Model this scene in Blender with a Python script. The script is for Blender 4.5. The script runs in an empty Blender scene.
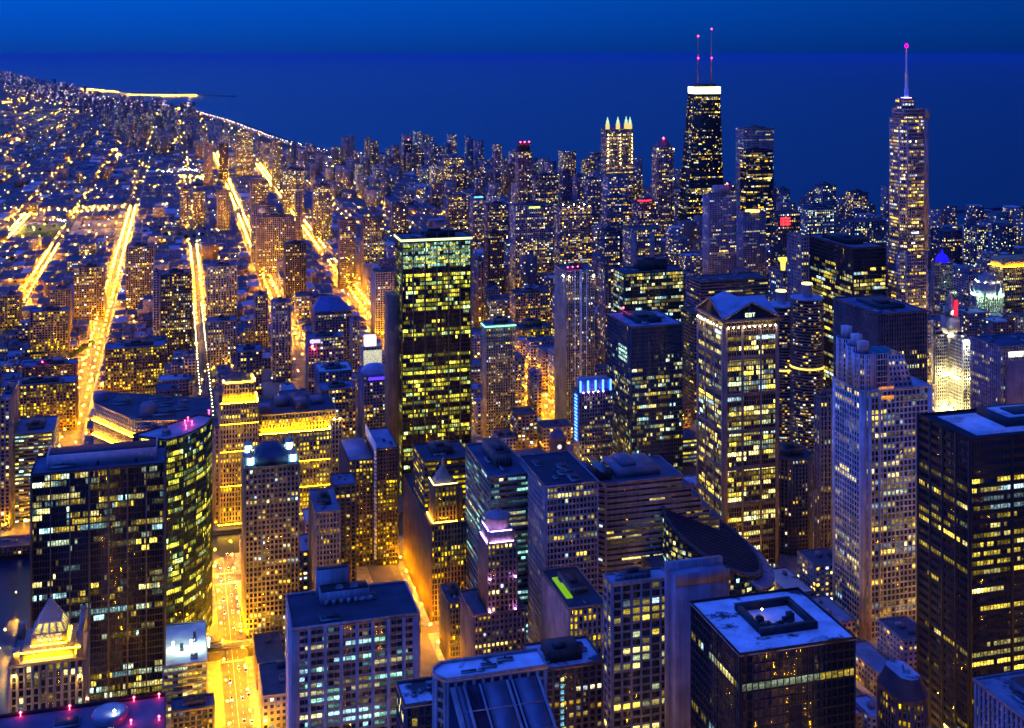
import bpy, math, random
import numpy as np
from math import radians, sin, cos, tan, pi, sqrt

# ------------------------------------------------------------------ camera, sky, exposure
SC = bpy.context.scene
COL = SC.collection
CAMZ = 412.0
FPX = 1220.0                                        # focal length in pixels; level camera with the lens shifted down
HEAD = math.atan((512 - 175) / FPX)
cam_d = bpy.data.cameras.new("camera")
cam_d.sensor_width = 36.0
cam_d.lens = 36.0 * FPX / 1024.0
cam_d.shift_y = -309.0 / 1024.0
cam_d.clip_start = 1.0
cam_d.clip_end = 400000.0
cam = bpy.data.objects.new("camera", cam_d)
cam.location = (0, 0, CAMZ)
cam.rotation_euler = (pi / 2, 0, -HEAD)
COL.objects.link(cam)
SC.camera = cam

SC.render.engine = 'CYCLES'
SC.view_settings.view_transform = 'Standard'
SC.view_settings.look = 'None'
SC.view_settings.exposure = 0.42
SC.view_settings.gamma = 1.0
cy = SC.cycles
cy.use_denoising = True
cy.max_bounces = 4
cy.diffuse_bounces = 2
cy.glossy_bounces = 2
cy.transmission_bounces = 1
cy.volume_bounces = 0
cy.caustics_reflective = False
cy.caustics_refractive = False
cy.sample_clamp_direct = 0.0
cy.sample_clamp_indirect = 6.0
cy.use_light_tree = True
cy.use_adaptive_sampling = False

W = bpy.data.worlds.new("World")
SC.world = W
W.use_nodes = True
wn, wl = W.node_tree.nodes, W.node_tree.links
wn.clear()
w_out = wn.new("ShaderNodeOutputWorld")
w_bg = wn.new("ShaderNodeBackground")
w_bg.inputs["Strength"].default_value = 0.74
tc = wn.new("ShaderNodeTexCoord")
sep = wn.new("ShaderNodeSeparateXYZ")
wl.new(tc.outputs["Generated"], sep.inputs[0])
ramp = wn.new("ShaderNodeValToRGB")                 # dusk sky by elevation
cr = ramp.color_ramp
cr.elements[0].position = 0.0
cr.elements[0].color = (0.0, 0.032, 0.235, 1)
cr.elements[1].position = 1.0
cr.elements[1].color = (0.07, 0.20, 1.55, 1)
for p_, c_ in ((0.018, (0.0, 0.046, 0.33, 1)), (0.05, (0.0, 0.064, 0.44, 1)), (0.25, (0.004, 0.080, 0.56, 1)), (0.6, (0.05, 0.17, 1.3, 1))):
    e = cr.elements.new(p_)
    e.color = c_
wl.new(sep.outputs["Z"], ramp.inputs[0])
# afterglow side: west-north-west (left of the view) is brighter than the east
dot = wn.new("ShaderNodeVectorMath")
dot.operation = 'DOT_PRODUCT'
dot.inputs[1].default_value = (-0.88, 0.47, 0.0)
wl.new(tc.outputs["Generated"], dot.inputs[0])
mr = wn.new("ShaderNodeMapRange")
mr.inputs["From Min"].default_value = -0.6
mr.inputs["From Max"].default_value = 0.75
mr.inputs["To Min"].default_value = 0.22
mr.inputs["To Max"].default_value = 1.65
wl.new(dot.outputs["Value"], mr.inputs["Value"])
mul = wn.new("ShaderNodeMix")
mul.data_type = 'RGBA'
mul.blend_type = 'MULTIPLY'
mul.inputs["Factor"].default_value = 1.0
wl.new(ramp.outputs[0], mul.inputs["A"])
wl.new(mr.outputs[0], mul.inputs["B"])
sky = wn.new("ShaderNodeTexSky")
sky.sky_type = 'NISHITA'
sky.sun_disc = False
sky.sun_elevation = radians(-3.0)
sky.sun_rotation = radians(-62.0)
skm = wn.new("ShaderNodeMix")                       # last twilight of the sun below the horizon
skm.data_type = 'RGBA'
skm.blend_type = 'MULTIPLY'
skm.inputs["Factor"].default_value = 1.0
skm.inputs["B"].default_value = (0.0, 0.04, 0.22, 1)
wl.new(sky.outputs[0], skm.inputs["A"])
add = wn.new("ShaderNodeMix")
add.data_type = 'RGBA'
add.blend_type = 'ADD'
add.inputs["Factor"].default_value = 1.0
wl.new(mul.outputs["Result"], add.inputs["A"])
wl.new(skm.outputs["Result"], add.inputs["B"])
wl.new(add.outputs["Result"], w_bg.inputs["Color"])
wl.new(w_bg.outputs[0], w_out.inputs[0])

RNG = np.random.default_rng(20)
random.seed(20)


# ------------------------------------------------------------------ picture <-> place
def ray(x, y):
    u, v = (x - 512) / FPX, -(y - 55) / FPX
    s, c = sin(HEAD), cos(HEAD)
    return u * c + s, -u * s + c, v


def at(x, y, z=0.0):
    r = ray(x, y)
    t = (z - CAMZ) / r[2]
    return r[0] * t, r[1] * t


def px(X, Y, Z):
    s, c = sin(HEAD), cos(HEAD)
    r, f = X * c - Y * s, X * s + Y * c
    return 512 + FPX * r / f, 55 - FPX * (Z - CAMZ) / f


def solve(f, lo, hi):
    flo = f(lo)
    for _ in range(60):
        m = (lo + hi) / 2
        if (f(m) > 0) == (flo > 0):
            lo = m
        else:
            hi = m
    return (lo + hi) / 2


# ------------------------------------------------------------------ materials
MATS = {}


def new_mat(name):
    m = bpy.data.materials.new(name)
    m.use_nodes = True
    nt = m.node_tree
    nt.nodes.clear()
    out = nt.nodes.new("ShaderNodeOutputMaterial")
    return m, nt, out


def surf(name, col, rough=0.8, var=0.25, scale=0.15, spec=0.3, metal=0.0, patch=None, pscale=0.05, bump=0.0, stains=False):
    """A rough surface: base colour with mottling, optional patches of a second colour."""
    key = ("surf", name)
    if key in MATS:
        return MATS[key]
    m, nt, out = new_mat(name)
    b = nt.nodes.new("ShaderNodeBsdfPrincipled")
    t = nt.nodes.new("ShaderNodeTexCoord")
    n = nt.nodes.new("ShaderNodeTexNoise")
    n.inputs["Scale"].default_value = scale
    n.inputs["Detail"].default_value = 5
    nt.links.new(t.outputs["Object"], n.inputs["Vector"])
    mp = nt.nodes.new("ShaderNodeMapRange")
    mp.inputs["From Min"].default_value = 0.3
    mp.inputs["From Max"].default_value = 0.7
    mp.inputs["To Min"].default_value = 1 - var
    mp.inputs["To Max"].default_value = 1 + var
    nt.links.new(n.outputs[0], mp.inputs["Value"])
    mx = nt.nodes.new("ShaderNodeMix")
    mx.data_type = 'RGBA'
    mx.blend_type = 'MULTIPLY'
    mx.inputs["Factor"].default_value = 1
    mx.inputs["A"].default_value = (*col, 1)
    nt.links.new(mp.outputs[0], mx.inputs["B"])
    last = mx.outputs["Result"]
    if stains:                                       # rain streaks: noise drawn out down the wall
        ms = nt.nodes.new("ShaderNodeMapping")
        ms.inputs["Scale"].default_value = (.55, .55, .03)
        nt.links.new(t.outputs["Object"], ms.inputs["Vector"])
        ns = nt.nodes.new("ShaderNodeTexNoise")
        ns.inputs["Scale"].default_value = 1.0
        ns.inputs["Detail"].default_value = 4
        nt.links.new(ms.outputs[0], ns.inputs["Vector"])
        rs = nt.nodes.new("ShaderNodeMapRange")
        rs.inputs["From Min"].default_value = .35
        rs.inputs["From Max"].default_value = .65
        rs.inputs["To Min"].default_value = .72
        rs.inputs["To Max"].default_value = 1.1
        nt.links.new(ns.outputs[0], rs.inputs["Value"])
        mq = nt.nodes.new("ShaderNodeMix")
        mq.data_type = 'RGBA'
        mq.blend_type = 'MULTIPLY'
        mq.inputs["Factor"].default_value = 1
        nt.links.new(last, mq.inputs["A"])
        nt.links.new(rs.outputs[0], mq.inputs["B"])
        last = mq.outputs["Result"]
    if patch:
        n2 = nt.nodes.new("ShaderNodeTexNoise")
        n2.inputs["Scale"].default_value = pscale
        n2.inputs["Detail"].default_value = 6
        n2.inputs["Roughness"].default_value = 0.65
        nt.links.new(t.outputs["Object"], n2.inputs["Vector"])
        r2 = nt.nodes.new("ShaderNodeMapRange")
        r2.inputs["From Min"].default_value = 0.53
        r2.inputs["From Max"].default_value = 0.60
        nt.links.new(n2.outputs[0], r2.inputs["Value"])
        m2 = nt.nodes.new("ShaderNodeMix")
        m2.data_type = 'RGBA'
        m2.inputs["B"].default_value = (*patch, 1)
        nt.links.new(r2.outputs[0], m2.inputs["Factor"])
        nt.links.new(last, m2.inputs["A"])
        last = m2.outputs["Result"]
    nt.links.new(last, b.inputs["Base Color"])
    b.inputs["Roughness"].default_value = rough
    b.inputs["Specular IOR Level"].default_value = spec
    b.inputs["Metallic"].default_value = metal
    if bump:
        bp = nt.nodes.new("ShaderNodeBump")
        bp.inputs["Strength"].default_value = bump
        nt.links.new(n.outputs[0], bp.inputs["Height"])
        nt.links.new(bp.outputs[0], b.inputs["Normal"])
    nt.links.new(b.outputs[0], out.inputs[0])
    MATS[key] = m
    return m


def glassm(name, col, rough=0.06):
    key = ("glass", name)
    if key in MATS:
        return MATS[key]
    m, nt, out = new_mat(name)
    b = nt.nodes.new("ShaderNodeBsdfPrincipled")
    t = nt.nodes.new("ShaderNodeTexCoord")
    n = nt.nodes.new("ShaderNodeTexNoise")
    n.inputs["Scale"].default_value = 0.22
    nt.links.new(t.outputs["Object"], n.inputs["Vector"])
    bp = nt.nodes.new("ShaderNodeBump")
    bp.inputs["Strength"].default_value = 0.12
    bp.inputs["Distance"].default_value = 0.3
    nt.links.new(n.outputs[0], bp.inputs["Height"])
    nt.links.new(bp.outputs[0], b.inputs["Normal"])
    b.inputs["Base Color"].default_value = (*col, 1)
    b.inputs["Roughness"].default_value = rough
    b.inputs["IOR"].default_value = 1.9
    nt.links.new(b.outputs[0], out.inputs[0])
    MATS[key] = m
    return m


def emit(name, col, strength, sample=True):
    key = ("emit", name)
    if key in MATS:
        return MATS[key]
    m, nt, out = new_mat(name)
    e = nt.nodes.new("ShaderNodeEmission")
    e.inputs[0].default_value = (*col, 1)
    e.inputs[1].default_value = strength
    nt.links.new(e.outputs[0], out.inputs[0])
    m.cycles.emission_sampling = 'AUTO' if sample else 'NONE'
    MATS[key] = m
    return m


def window_mat():
    """A lit room behind a pane: light from the ceiling, blinds lowered in some, uneven furniture and lamps."""
    m, nt, out = new_mat("lit_window")
    N, Lk = nt.nodes.new, nt.links.new
    e, a, uv = N("ShaderNodeEmission"), N("ShaderNodeAttribute"), N("ShaderNodeUVMap")
    a.attribute_name = "room_light"
    uv.uv_map = "pane"
    sp = N("ShaderNodeSeparateXYZ")
    Lk(uv.outputs[0], sp.inputs[0])
    wnz = N("ShaderNodeTexWhiteNoise")
    Lk(a.outputs["Color"], wnz.inputs["Vector"])
    t = N("ShaderNodeTexCoord")
    n = N("ShaderNodeTexNoise")
    n.inputs["Scale"].default_value = 1.1
    n.inputs["Detail"].default_value = 3
    Lk(t.outputs["Object"], n.inputs["Vector"])
    mp = N("ShaderNodeMapRange")
    for k_, v_ in (("From Min", .32), ("From Max", .68), ("To Min", .25), ("To Max", 1.7)):
        mp.inputs[k_].default_value = v_
    Lk(n.outputs[0], mp.inputs["Value"])
    edge = N("ShaderNodeMath")
    edge.operation = 'MULTIPLY_ADD'
    edge.inputs[1].default_value = 0.9
    edge.inputs[2].default_value = 0.35
    Lk(wnz.outputs["Value"], edge.inputs[0])
    bl = N("ShaderNodeMath")
    bl.operation = 'GREATER_THAN'
    Lk(sp.outputs["Y"], bl.inputs[0])
    Lk(edge.outputs[0], bl.inputs[1])
    dim = N("ShaderNodeMath")
    dim.operation = 'MULTIPLY_ADD'
    dim.inputs[1].default_value = -0.6
    dim.inputs[2].default_value = 1.0
    Lk(bl.outputs[0], dim.inputs[0])
    up = N("ShaderNodeMath")
    up.operation = 'MULTIPLY_ADD'
    up.inputs[1].default_value = 0.9
    up.inputs[2].default_value = 0.5
    Lk(sp.outputs["Y"], up.inputs[0])
    m1, m2 = N("ShaderNodeMath"), N("ShaderNodeMath")
    m1.operation = m2.operation = 'MULTIPLY'
    Lk(dim.outputs[0], m1.inputs[0])
    Lk(up.outputs[0], m1.inputs[1])
    Lk(m1.outputs[0], m2.inputs[0])
    Lk(mp.outputs[0], m2.inputs[1])
    Lk(a.outputs["Color"], e.inputs[0])
    Lk(m2.outputs[0], e.inputs[1])
    Lk(e.outputs[0], out.inputs[0])
    m.cycles.emission_sampling = 'NONE'
    return m


WIN = window_mat()


def walln(c):
    if max(c) > .1:
        c = tuple(v * .68 for v in c)
    key = "wall_%02d_%02d_%02d" % tuple(int(v * 100) for v in c)
    return surf(key, c, 0.75, 0.30, 0.09, stains=True)


def roofn(c, patch=None):
    key = "roof_%02d_%02d_%02d_%d" % (*[int(v * 100) for v in c], 1 if patch else 0)
    return surf(key, c, 0.75, 0.3, 0.10, 0.2, patch=patch)


GLASS = glassm("dark_glass", (0.010, 0.014, 0.022))
GLASSG = glassm("green_glass", (0.008, 0.028, 0.026))
GLASSB = glassm("blue_glass", (0.010, 0.03, 0.07))
GLASSN = glassm("brown_glass", (0.022, 0.016, 0.012))
METAL = surf("grey_metal", (0.35, 0.36, 0.38), 0.45, 0.15, 0.5, 0.5, 0.6)
DARKM = surf("dark_metal", (0.03, 0.03, 0.035), 0.5, 0.2, 0.3)
WHITE = surf("white_paint", (0.78, 0.78, 0.76), 0.6, 0.08, 0.3)
SODIUM = emit("sodium_lamp_glow", (1.0, 0.40, 0.0004), 13500)
SODIUM_FAR = emit("far_sodium_lamp_glow", (1.0, 0.44, 0.005), 1700)
GOLD = emit("gold_floodlight_glow", (1.0, 0.52, 0.006), 75)
WHITEF = emit("white_floodlight_glow", (1.0, 0.86, 0.5), 60)
CYANF = emit("cyan_floodlight_glow", (0.35, 0.9, 1.0), 40)
PURPLE = emit("violet_floodlight_glow", (0.66, 0.36, 1.0), 22)
BLUEF = emit("blue_neon_glow", (0.02, 0.08, 1.0), 14)
REDL = emit("red_beacon_glow", (1.0, 0.02, 0.06), 60)
REDN = emit("red_neon_glow", (1.0, 0.02, 0.03), 4)


# ------------------------------------------------------------------ mesh builder
class MB:
    def __init__(self):
        self.v, self.f, self.n = [], [], 0          # f: (array of faces, material slot, colours or None)

    def faces(self, verts, faces, mat=0, col=None):
        verts = np.asarray(verts, dtype=np.float64).reshape(-1, 3)
        faces = np.asarray(faces, dtype=np.int64)
        if len(faces) == 0:
            return
        self.v.append(verts)
        self.f.append((faces + self.n, mat, None if col is None else np.asarray(col, dtype=np.float32)))
        self.n += len(verts)

    def quads(self, P, mat=0, col=None):            # P: (N,4,3)
        P = np.asarray(P, dtype=np.float64)
        k = len(P)
        if k:
            self.faces(P.reshape(-1, 3), np.arange(4 * k).reshape(k, 4), mat, col)

    def ngon(self, pts, mat=0):
        self.faces(pts, [list(range(len(pts)))], mat)

    def hexa(self, P, mat=0):                       # P: (N,8,3) bottom ring then top ring
        P = np.asarray(P, dtype=np.float64)
        k = len(P)
        if not k:
            return
        q = np.array([[3, 2, 1, 0], [4, 5, 6, 7], [0, 1, 5, 4], [1, 2, 6, 5], [2, 3, 7, 6], [3, 0, 4, 7]])
        self.faces(P.reshape(-1, 3), (np.arange(k)[:, None, None] * 8 + q[None]).reshape(-1, 4), mat)

    def box(self, x0, x1, y0, y1, z0, z1, mat=0):
        self.hexa([[(x0, y0, z0), (x1, y0, z0), (x1, y1, z0), (x0, y1, z0), (x0, y0, z1), (x1, y0, z1), (x1, y1, z1), (x0, y1, z1)]], mat)

    def prism(self, poly, z0, z1, mat=0, top=None, cap=True):
        top = top or poly
        k = len(poly)
        V = [(p[0], p[1], z0) for p in poly] + [(p[0], p[1], z1) for p in top]
        self.faces(V, [[i, (i + 1) % k, k + (i + 1) % k, k + i] for i in range(k)], mat)
        if cap:
            self.ngon([(p[0], p[1], z1) for p in top], mat)

    def lathe(self, cx, cy_, prof, seg=16, mat=0, a0=0.0):
        V, F = [], []
        for (r, z) in prof:
            for i in range(seg):
                a = a0 + 2 * pi * i / seg
                V.append((cx + r * cos(a), cy_ + r * sin(a), z))
        for j in range(len(prof) - 1):
            for i in range(seg):
                F.append([j * seg + i, j * seg + (i + 1) % seg, (j + 1) * seg + (i + 1) % seg, (j + 1) * seg + i])
        self.faces(V, F, mat)
        self.ngon([V[(len(prof) - 1) * seg + i] for i in range(seg)], mat)

    def tube(self, p, q, r0, r1, seg=6, mat=0):
        p, q = np.array(p, float), np.array(q, float)
        d = q - p
        d /= np.linalg.norm(d)
        a = np.cross(d, (0, 0, 1.0) if abs(d[2]) < 0.9 else (1.0, 0, 0))
        a /= np.linalg.norm(a)
        b = np.cross(d, a)
        V = []
        for (c, r) in ((p, r0), (q, r1)):
            for i in range(seg):
                t = 2 * pi * i / seg
                V.append(c + r * (cos(t) * a + sin(t) * b))
        self.faces(V, [[i, (i + 1) % seg, seg + (i + 1) % seg, seg + i] for i in range(seg)], mat)
        self.ngon(V[seg:], mat)

    def octa(self, C, r, mat=0):                    # C: (N,3) small lamp bulbs
        C = np.asarray(C, float).reshape(-1, 3)
        r = np.broadcast_to(np.asarray(r, float), (len(C),))
        D = np.array([(1, 0, 0), (0, 1, 0), (-1, 0, 0), (0, -1, 0), (0, 0, 1), (0, 0, -1)], float)
        V = C[:, None, :] + D[None] * r[:, None, None]
        T = np.array([[0, 1, 4], [1, 2, 4], [2, 3, 4], [3, 0, 4], [1, 0, 5], [2, 1, 5], [3, 2, 5], [0, 3, 5]])
        self.faces(V.reshape(-1, 3), (np.arange(len(C))[:, None, None] * 6 + T[None]).reshape(-1, 3), mat)

    def build(self, name, mats, parent=None, origin=(0, 0, 0)):
        if not self.v:
            return None
        V = np.concatenate(self.v) - np.asarray(origin, float)
        me = bpy.data.meshes.new(name)
        sizes = np.concatenate([np.full(len(f), f.shape[1]) for f, _, _ in self.f])
        loops = np.concatenate([f.reshape(-1) for f, _, _ in self.f])
        mi = np.concatenate([np.full(len(f), m) for f, m, _ in self.f])
        me.vertices.add(len(V))
        me.vertices.foreach_set("co", V.astype(np.float32).reshape(-1))
        me.loops.add(len(loops))
        me.loops.foreach_set("vertex_index", loops.astype(np.int32))
        me.polygons.add(len(sizes))
        st = np.concatenate([[0], np.cumsum(sizes)[:-1]])
        me.polygons.foreach_set("loop_start", st.astype(np.int32))
        me.polygons.foreach_set("material_index", mi.astype(np.int32))
        if any(c is not None for _, _, c in self.f):
            C = np.concatenate([np.zeros((len(f), 3), np.float32) if c is None else c for f, _, c in self.f])
            A = me.attributes.new("room_light", 'FLOAT_COLOR', 'FACE')
            A.data.foreach_set("color", np.concatenate([C, np.ones((len(C), 1), np.float32)], axis=1).reshape(-1))
            uv = me.uv_layers.new(name="pane")
            U = np.concatenate([np.tile(np.array([[0, 0], [1, 0], [1, 1], [0, 1]], np.float32), (len(f), 1)) if f.shape[1] == 4 else np.zeros((f.size, 2), np.float32) for f, _, _ in self.f])
            uv.data.foreach_set("uv", U.reshape(-1))
        for m in (mats if isinstance(mats, (list, tuple)) else [mats]):
            me.materials.append(m)
        me.update(calc_edges=True)
        o = bpy.data.objects.new(name, me)
        if parent is not None:
            o.parent = parent
        else:
            o.location = origin
        COL.objects.link(o)
        return o


def tag(o, label, cat, group=None, kind=None):
    if label:
        o["label"] = label
    if cat:
        o["category"] = cat
    if group:
        o["group"] = group
    if kind:
        o["kind"] = kind
    return o


def root(name, label, cat, loc, group=None):
    o = bpy.data.objects.new(name, None)
    o.empty_display_size = 5
    o.location = loc
    COL.objects.link(o)
    return tag(o, label, cat, group)


def structure(name, mb, mats):
    o = mb.build(name, mats)
    o["kind"] = "structure"
    return o


# ------------------------------------------------------------------ facades
PAL = {
    'office': [((1.0, .72, .08), 5), ((1.0, .84, .25), 4), ((.85, 1.0, .5), 1), ((.6, .9, 1.0), 1)],
    'cool': [((1.0, .86, .3), 4), ((.8, 1.0, .65), 2), ((.5, .95, 1.0), 2), ((1.0, .72, .1), 3)],
    'teal': [((.4, 1.0, .75), 4), ((.45, .9, 1.0), 3), ((1.0, .9, .4), 2)],
    'home': [((1.0, .56, .03), 4), ((1.0, .70, .13), 4), ((1.0, .82, .4), 2), ((.75, .85, 1.0), 2)],
    'gold': [((1.0, .62, .0), 5), ((1.0, .72, .06), 3)],
    'green': [((.95, .92, .08), 4), ((1.0, .8, .06), 4), ((.7, 1.0, .35), 2)],
    'violet': [((.6, .45, 1.0), 4), ((1.0, .65, .3), 4), ((.5, .7, 1.0), 2)],
}
BASE = dict(wall=(.30, .27, .24), glass=None, bay=3.2, fl=3.9, pf=.28, sf=.32, pd=.45, sd=.25, lit=.22, pal='office', gain=1.0,
            seg=2.5, band=0.08, roof=(.06, .06, .07), patch=None, dark=(), full=(), blank=(), corner=1.0, win='rows')


def lit_cells(rng, nf, nb, st):
    """Which windows of a face are lit: whole lit runs on office floors, scattered rooms in flats."""
    base = rng.gamma(2.0, 1 / 2.0, size=(nf, 1)) * st['lit'] * 1.5
    base[rng.random((nf, 1)) < st['band']] = 0.9
    fz = (np.arange(nf) + 0.5) / nf
    for (a, b) in st['dark']:
        base[(fz > a) & (fz < b)] = 0
    for (a, b) in st['full']:
        base[(fz > a) & (fz < b)] = 0.93
    cut = rng.random((nf, nb)) < 1.0 / max(1.0, st['seg'])
    cut[:, 0] = True
    idx = np.maximum.accumulate(np.where(cut, np.arange(nb)[None], 0), axis=1)
    r = rng.random((nf, nb))
    on = np.take_along_axis(r, idx, axis=1) < base
    on &= rng.random((nf, nb)) < 0.93
    return on, idx


def lit_colours(rng, k, st):
    pal = PAL[st['pal']]
    w = np.array([b for _, b in pal], float)
    ci = rng.choice(len(pal), size=k, p=w / w.sum())
    c = np.array([a for a, _ in pal])[ci]
    return c * (10 ** rng.uniform(-1.15, 0.42, size=(k, 1))) * st['gain']


def face_frame(A, B, C, D):
    A, B, C, D = (np.array(p, float) for p in (A, B, C, D))
    n = np.cross(B - A, D - A)
    n /= np.linalg.norm(n)

    def P(s, t, off):
        s, t = np.asarray(s, float)[..., None], np.asarray(t, float)[..., None]
        return (A * (1 - s) * (1 - t) + B * s * (1 - t) + C * s * t + D * (1 - s) * t) + n * off
    return P, n, np.linalg.norm(B - A), np.linalg.norm(D - A), (A + B + C + D) / 4


def slabs(P, s0, s1, t0, t1, o0, o1):
    """Boxes on a face between parameters, from offset o0 to o1 outwards."""
    s0, s1, t0, t1 = np.broadcast_arrays(*(np.asarray(a, float) for a in (s0, s1, t0, t1)))
    ring = lambda t: [P(s0, t, o1), P(s1, t, o1), P(s1, t, o0), P(s0, t, o0)]
    return np.stack(ring(t0) + ring(t1), axis=1)


def facade(wall, glass, wins, poly, z0, z1, st, rng, top=None, litmul=None):
    """Core of glass, spandrel and pier boxes proud of it, lit panes just outside the glass. wins: list of (quad, colour, distance)."""
    top = top or poly
    k = len(poly)
    glass.prism(poly, z0, z1, 0, top)
    for i in range(k):
        j = (i + 1) % k
        A, B = (*poly[i], z0), (*poly[j], z0)
        C, D = (*top[j], z1), (*top[i], z1)
        P, n, L, H, mid = face_frame(A, B, C, D)
        to = np.array((0, 0, CAMZ)) - mid
        facing = float(np.dot(n, to) / np.linalg.norm(to))
        nf, nb = max(1, round(H / st['fl'])), max(1, round(L / st['bay']))
        tf = np.arange(nf + 1) / nf
        hs = st['sf'] / 2 / nf
        if i in st['blank'] or facing < -0.25:
            if i in st['blank']:
                wall.hexa(slabs(P, [0.0], [1.0], [0.0], [1.0], -.2, st['pd'] - 0.05))
            elif st['sf'] > 0:
                wall.hexa(slabs(P, np.zeros(nf + 1), np.ones(nf + 1), np.clip(tf - hs, 0, 1), np.clip(tf + hs, 0, 1), -.2, st['sd']))
            continue
        if st['sf'] > 0:
            wall.hexa(slabs(P, np.zeros(nf + 1), np.ones(nf + 1), np.clip(tf - hs, 0, 1), np.clip(tf + hs, 0, 1), -.2, st['sd']))
        if st['pf'] > 0:
            sb = np.arange(1, nb) / nb
            hp = st['pf'] / 2 / nb
            if nb > 1:
                wall.hexa(slabs(P, sb - hp, sb + hp, np.zeros(nb - 1), np.ones(nb - 1), -.2, st['pd']))
        cw = min(0.3, st['corner'] / max(L, 1e-3))
        if cw > 0:
            e = 0.0
            wall.hexa(slabs(P, [e, 1 - cw], [cw, 1 - e], [0, 0], [1, 1], -.2, st['pd'] + 0.06))
        on, seg = lit_cells(rng, nf, nb, dict(st, lit=st['lit'] * (litmul or {}).get(i, 1.0)))
        F, Bc = np.nonzero(on)
        if len(F):
            m = st['pf'] / 2 + .04
            s0, s1 = (Bc + m) / nb, (Bc + 1 - m) / nb
            t0, t1 = (F + st['sf'] / 2 + .03) / nf, (F + 1 - st['sf'] / 2 - .03) / nf
            if st['win'] == 'half':
                t0 = t0 + (t1 - t0) * rng.uniform(0, .5, len(F))
            o = 0.06
            Q = np.stack([P(s0, t0, o), P(s1, t0, o), P(s1, t1, o), P(s0, t1, o)], axis=1)
            # one room colour per run, a little change per pane
            key = F * 1000 + np.take_along_axis(seg, np.arange(nb)[None].repeat(nf, 0), axis=1)[F, Bc]
            u, inv = np.unique(key, return_inverse=True)
            cc = lit_colours(rng, len(u), st)[inv] * rng.uniform(.45, 1.35, size=(len(F), 1))
            d = np.linalg.norm(Q.mean(axis=1) - np.array((0, 0, CAMZ)), axis=1)
            wins.append((Q, cc, d if facing > 0 else d + 5000))
    return


def offset_poly(poly, d):
    k = len(poly)
    out = []
    for i in range(k):
        p0, p1, p2 = (np.array(poly[(i + a) % k], float) for a in (-1, 0, 1))
        e0, e1 = p1 - p0, p2 - p1
        e0, e1 = e0 / np.linalg.norm(e0), e1 / np.linalg.norm(e1)
        n0, n1 = np.array((e0[1], -e0[0])), np.array((e1[1], -e1[0]))
        b = n0 + n1
        b = b / max(0.3, float(np.dot(b, b)) / 2)
        out.append(tuple(p1 + b * d))
    return out


def roof_deck(mb, poly, z, pd, para=1.4, mats=(0, 1)):
    """Roof slab plus parapet walls round it. slot 0 = parapet, slot 1 = roof cover."""
    o = offset_poly(poly, pd + 0.12)
    i_ = offset_poly(poly, pd - 0.35)
    k = len(poly)
    mb.prism(o, z - 0.05, z + 0.25, mats[1])
    for a in range(k):
        b = (a + 1) % k
        mb.hexa([[(*o[a], z + .26), (*o[b], z + .26), (*i_[b], z + .26), (*i_[a], z + .26),
                  (*o[a], z + para), (*o[b], z + para), (*i_[b], z + para), (*i_[a], z + para)]], mats[0])


def rect(x0, x1, y0, y1):
    return [(x0, y0), (x1, y0), (x1, y1), (x0, y1)]


FOOT = []                                           # footprints taken by buildings placed by hand


def claim(poly, h):
    xs, ys = [p[0] for p in poly], [p[1] for p in poly]
    FOOT.append((min(xs), max(xs), min(ys), max(ys), h))


LAND = []                                           # for describing neighbours in labels: (x, y, short phrase)


class Thing:
    """One top-level building: an Empty at its base; parts are made with part()."""

    def __init__(self, name, label, cat, loc, group=None):
        self.o = root(name, label, cat, (*loc, 0.15), group)
        self.org = (*loc, 0.15)

    def part(self, name, mb, mats, parent=None, label=None):
        if parent is None:
            o = mb.build(name, mats, self.o, self.org)
        else:
            o = mb.build(name, mats, parent, self.org)
        if o is not None and label:
            o["label"] = label
        return o

    def windows(self, wins, many):
        if not wins:
            return
        Q = np.concatenate([w[0] for w in wins])
        C = np.concatenate([w[1] for w in wins])
        d = np.concatenate([w[2] for w in wins])
        order = np.argsort(d)
        first = order[:100] if many else order[:0]
        for i in first:
            m = MB()
            m.quads(Q[i:i + 1], 0, C[i:i + 1])
            self.part("window", m, WIN)
        rest = order[len(first):]
        if len(rest):
            m = MB()
            m.quads(Q[rest], 0, C[rest])
            o = self.part("window", m, WIN)
            o["kind"] = "stuff"


def plant(t, x0, x1, y0, y1, z, rng, n=6, hmax=4.0, mat=None):
    """Rooftop units: boxes, ducts and fans of uneven size, each a part of its own."""
    w, d = x1 - x0, y1 - y0
    for _ in range(n):
        mb = MB()
        a, b = rng.uniform(.07, .2) * w, rng.uniform(.07, .2) * d
        x, y = x0 + rng.uniform(.06, .9) * (w - a), y0 + rng.uniform(.06, .9) * (d - b)
        hh = rng.uniform(.6, hmax)
        mb.box(x, x + a, y, y + b, z, z + hh, 0)
        mb.box(x + .15, x + a - .15, y + .15, y + b - .15, z + hh, z + hh + .12, 1)
        if rng.random() < .4:
            mb.lathe(x + a / 2, y + b / 2, [(min(a, b) * .3, z + hh), (min(a, b) * .3, z + hh + .7)], 10, 1)
        t.part("rooftop_unit", mb, [mat or METAL, DARKM])


def short(label):
    for w in (" with ", " beside ", " behind ", " right of ", " left of ", " in ", " between ", " above ", " near ", " against ", " below ", " and ", " full ", " crowned ", " carrying ", " at ", " flood", " directly ", " attached ", " cut ", " wrapped ", " standing ", " squeezed ", " dotted ", " breaking ", " falling ", " lit ", " of ", " from ", " in front "):
        label = label.split(w)[0]
    return " ".join(label.split()[-5:])


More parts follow.
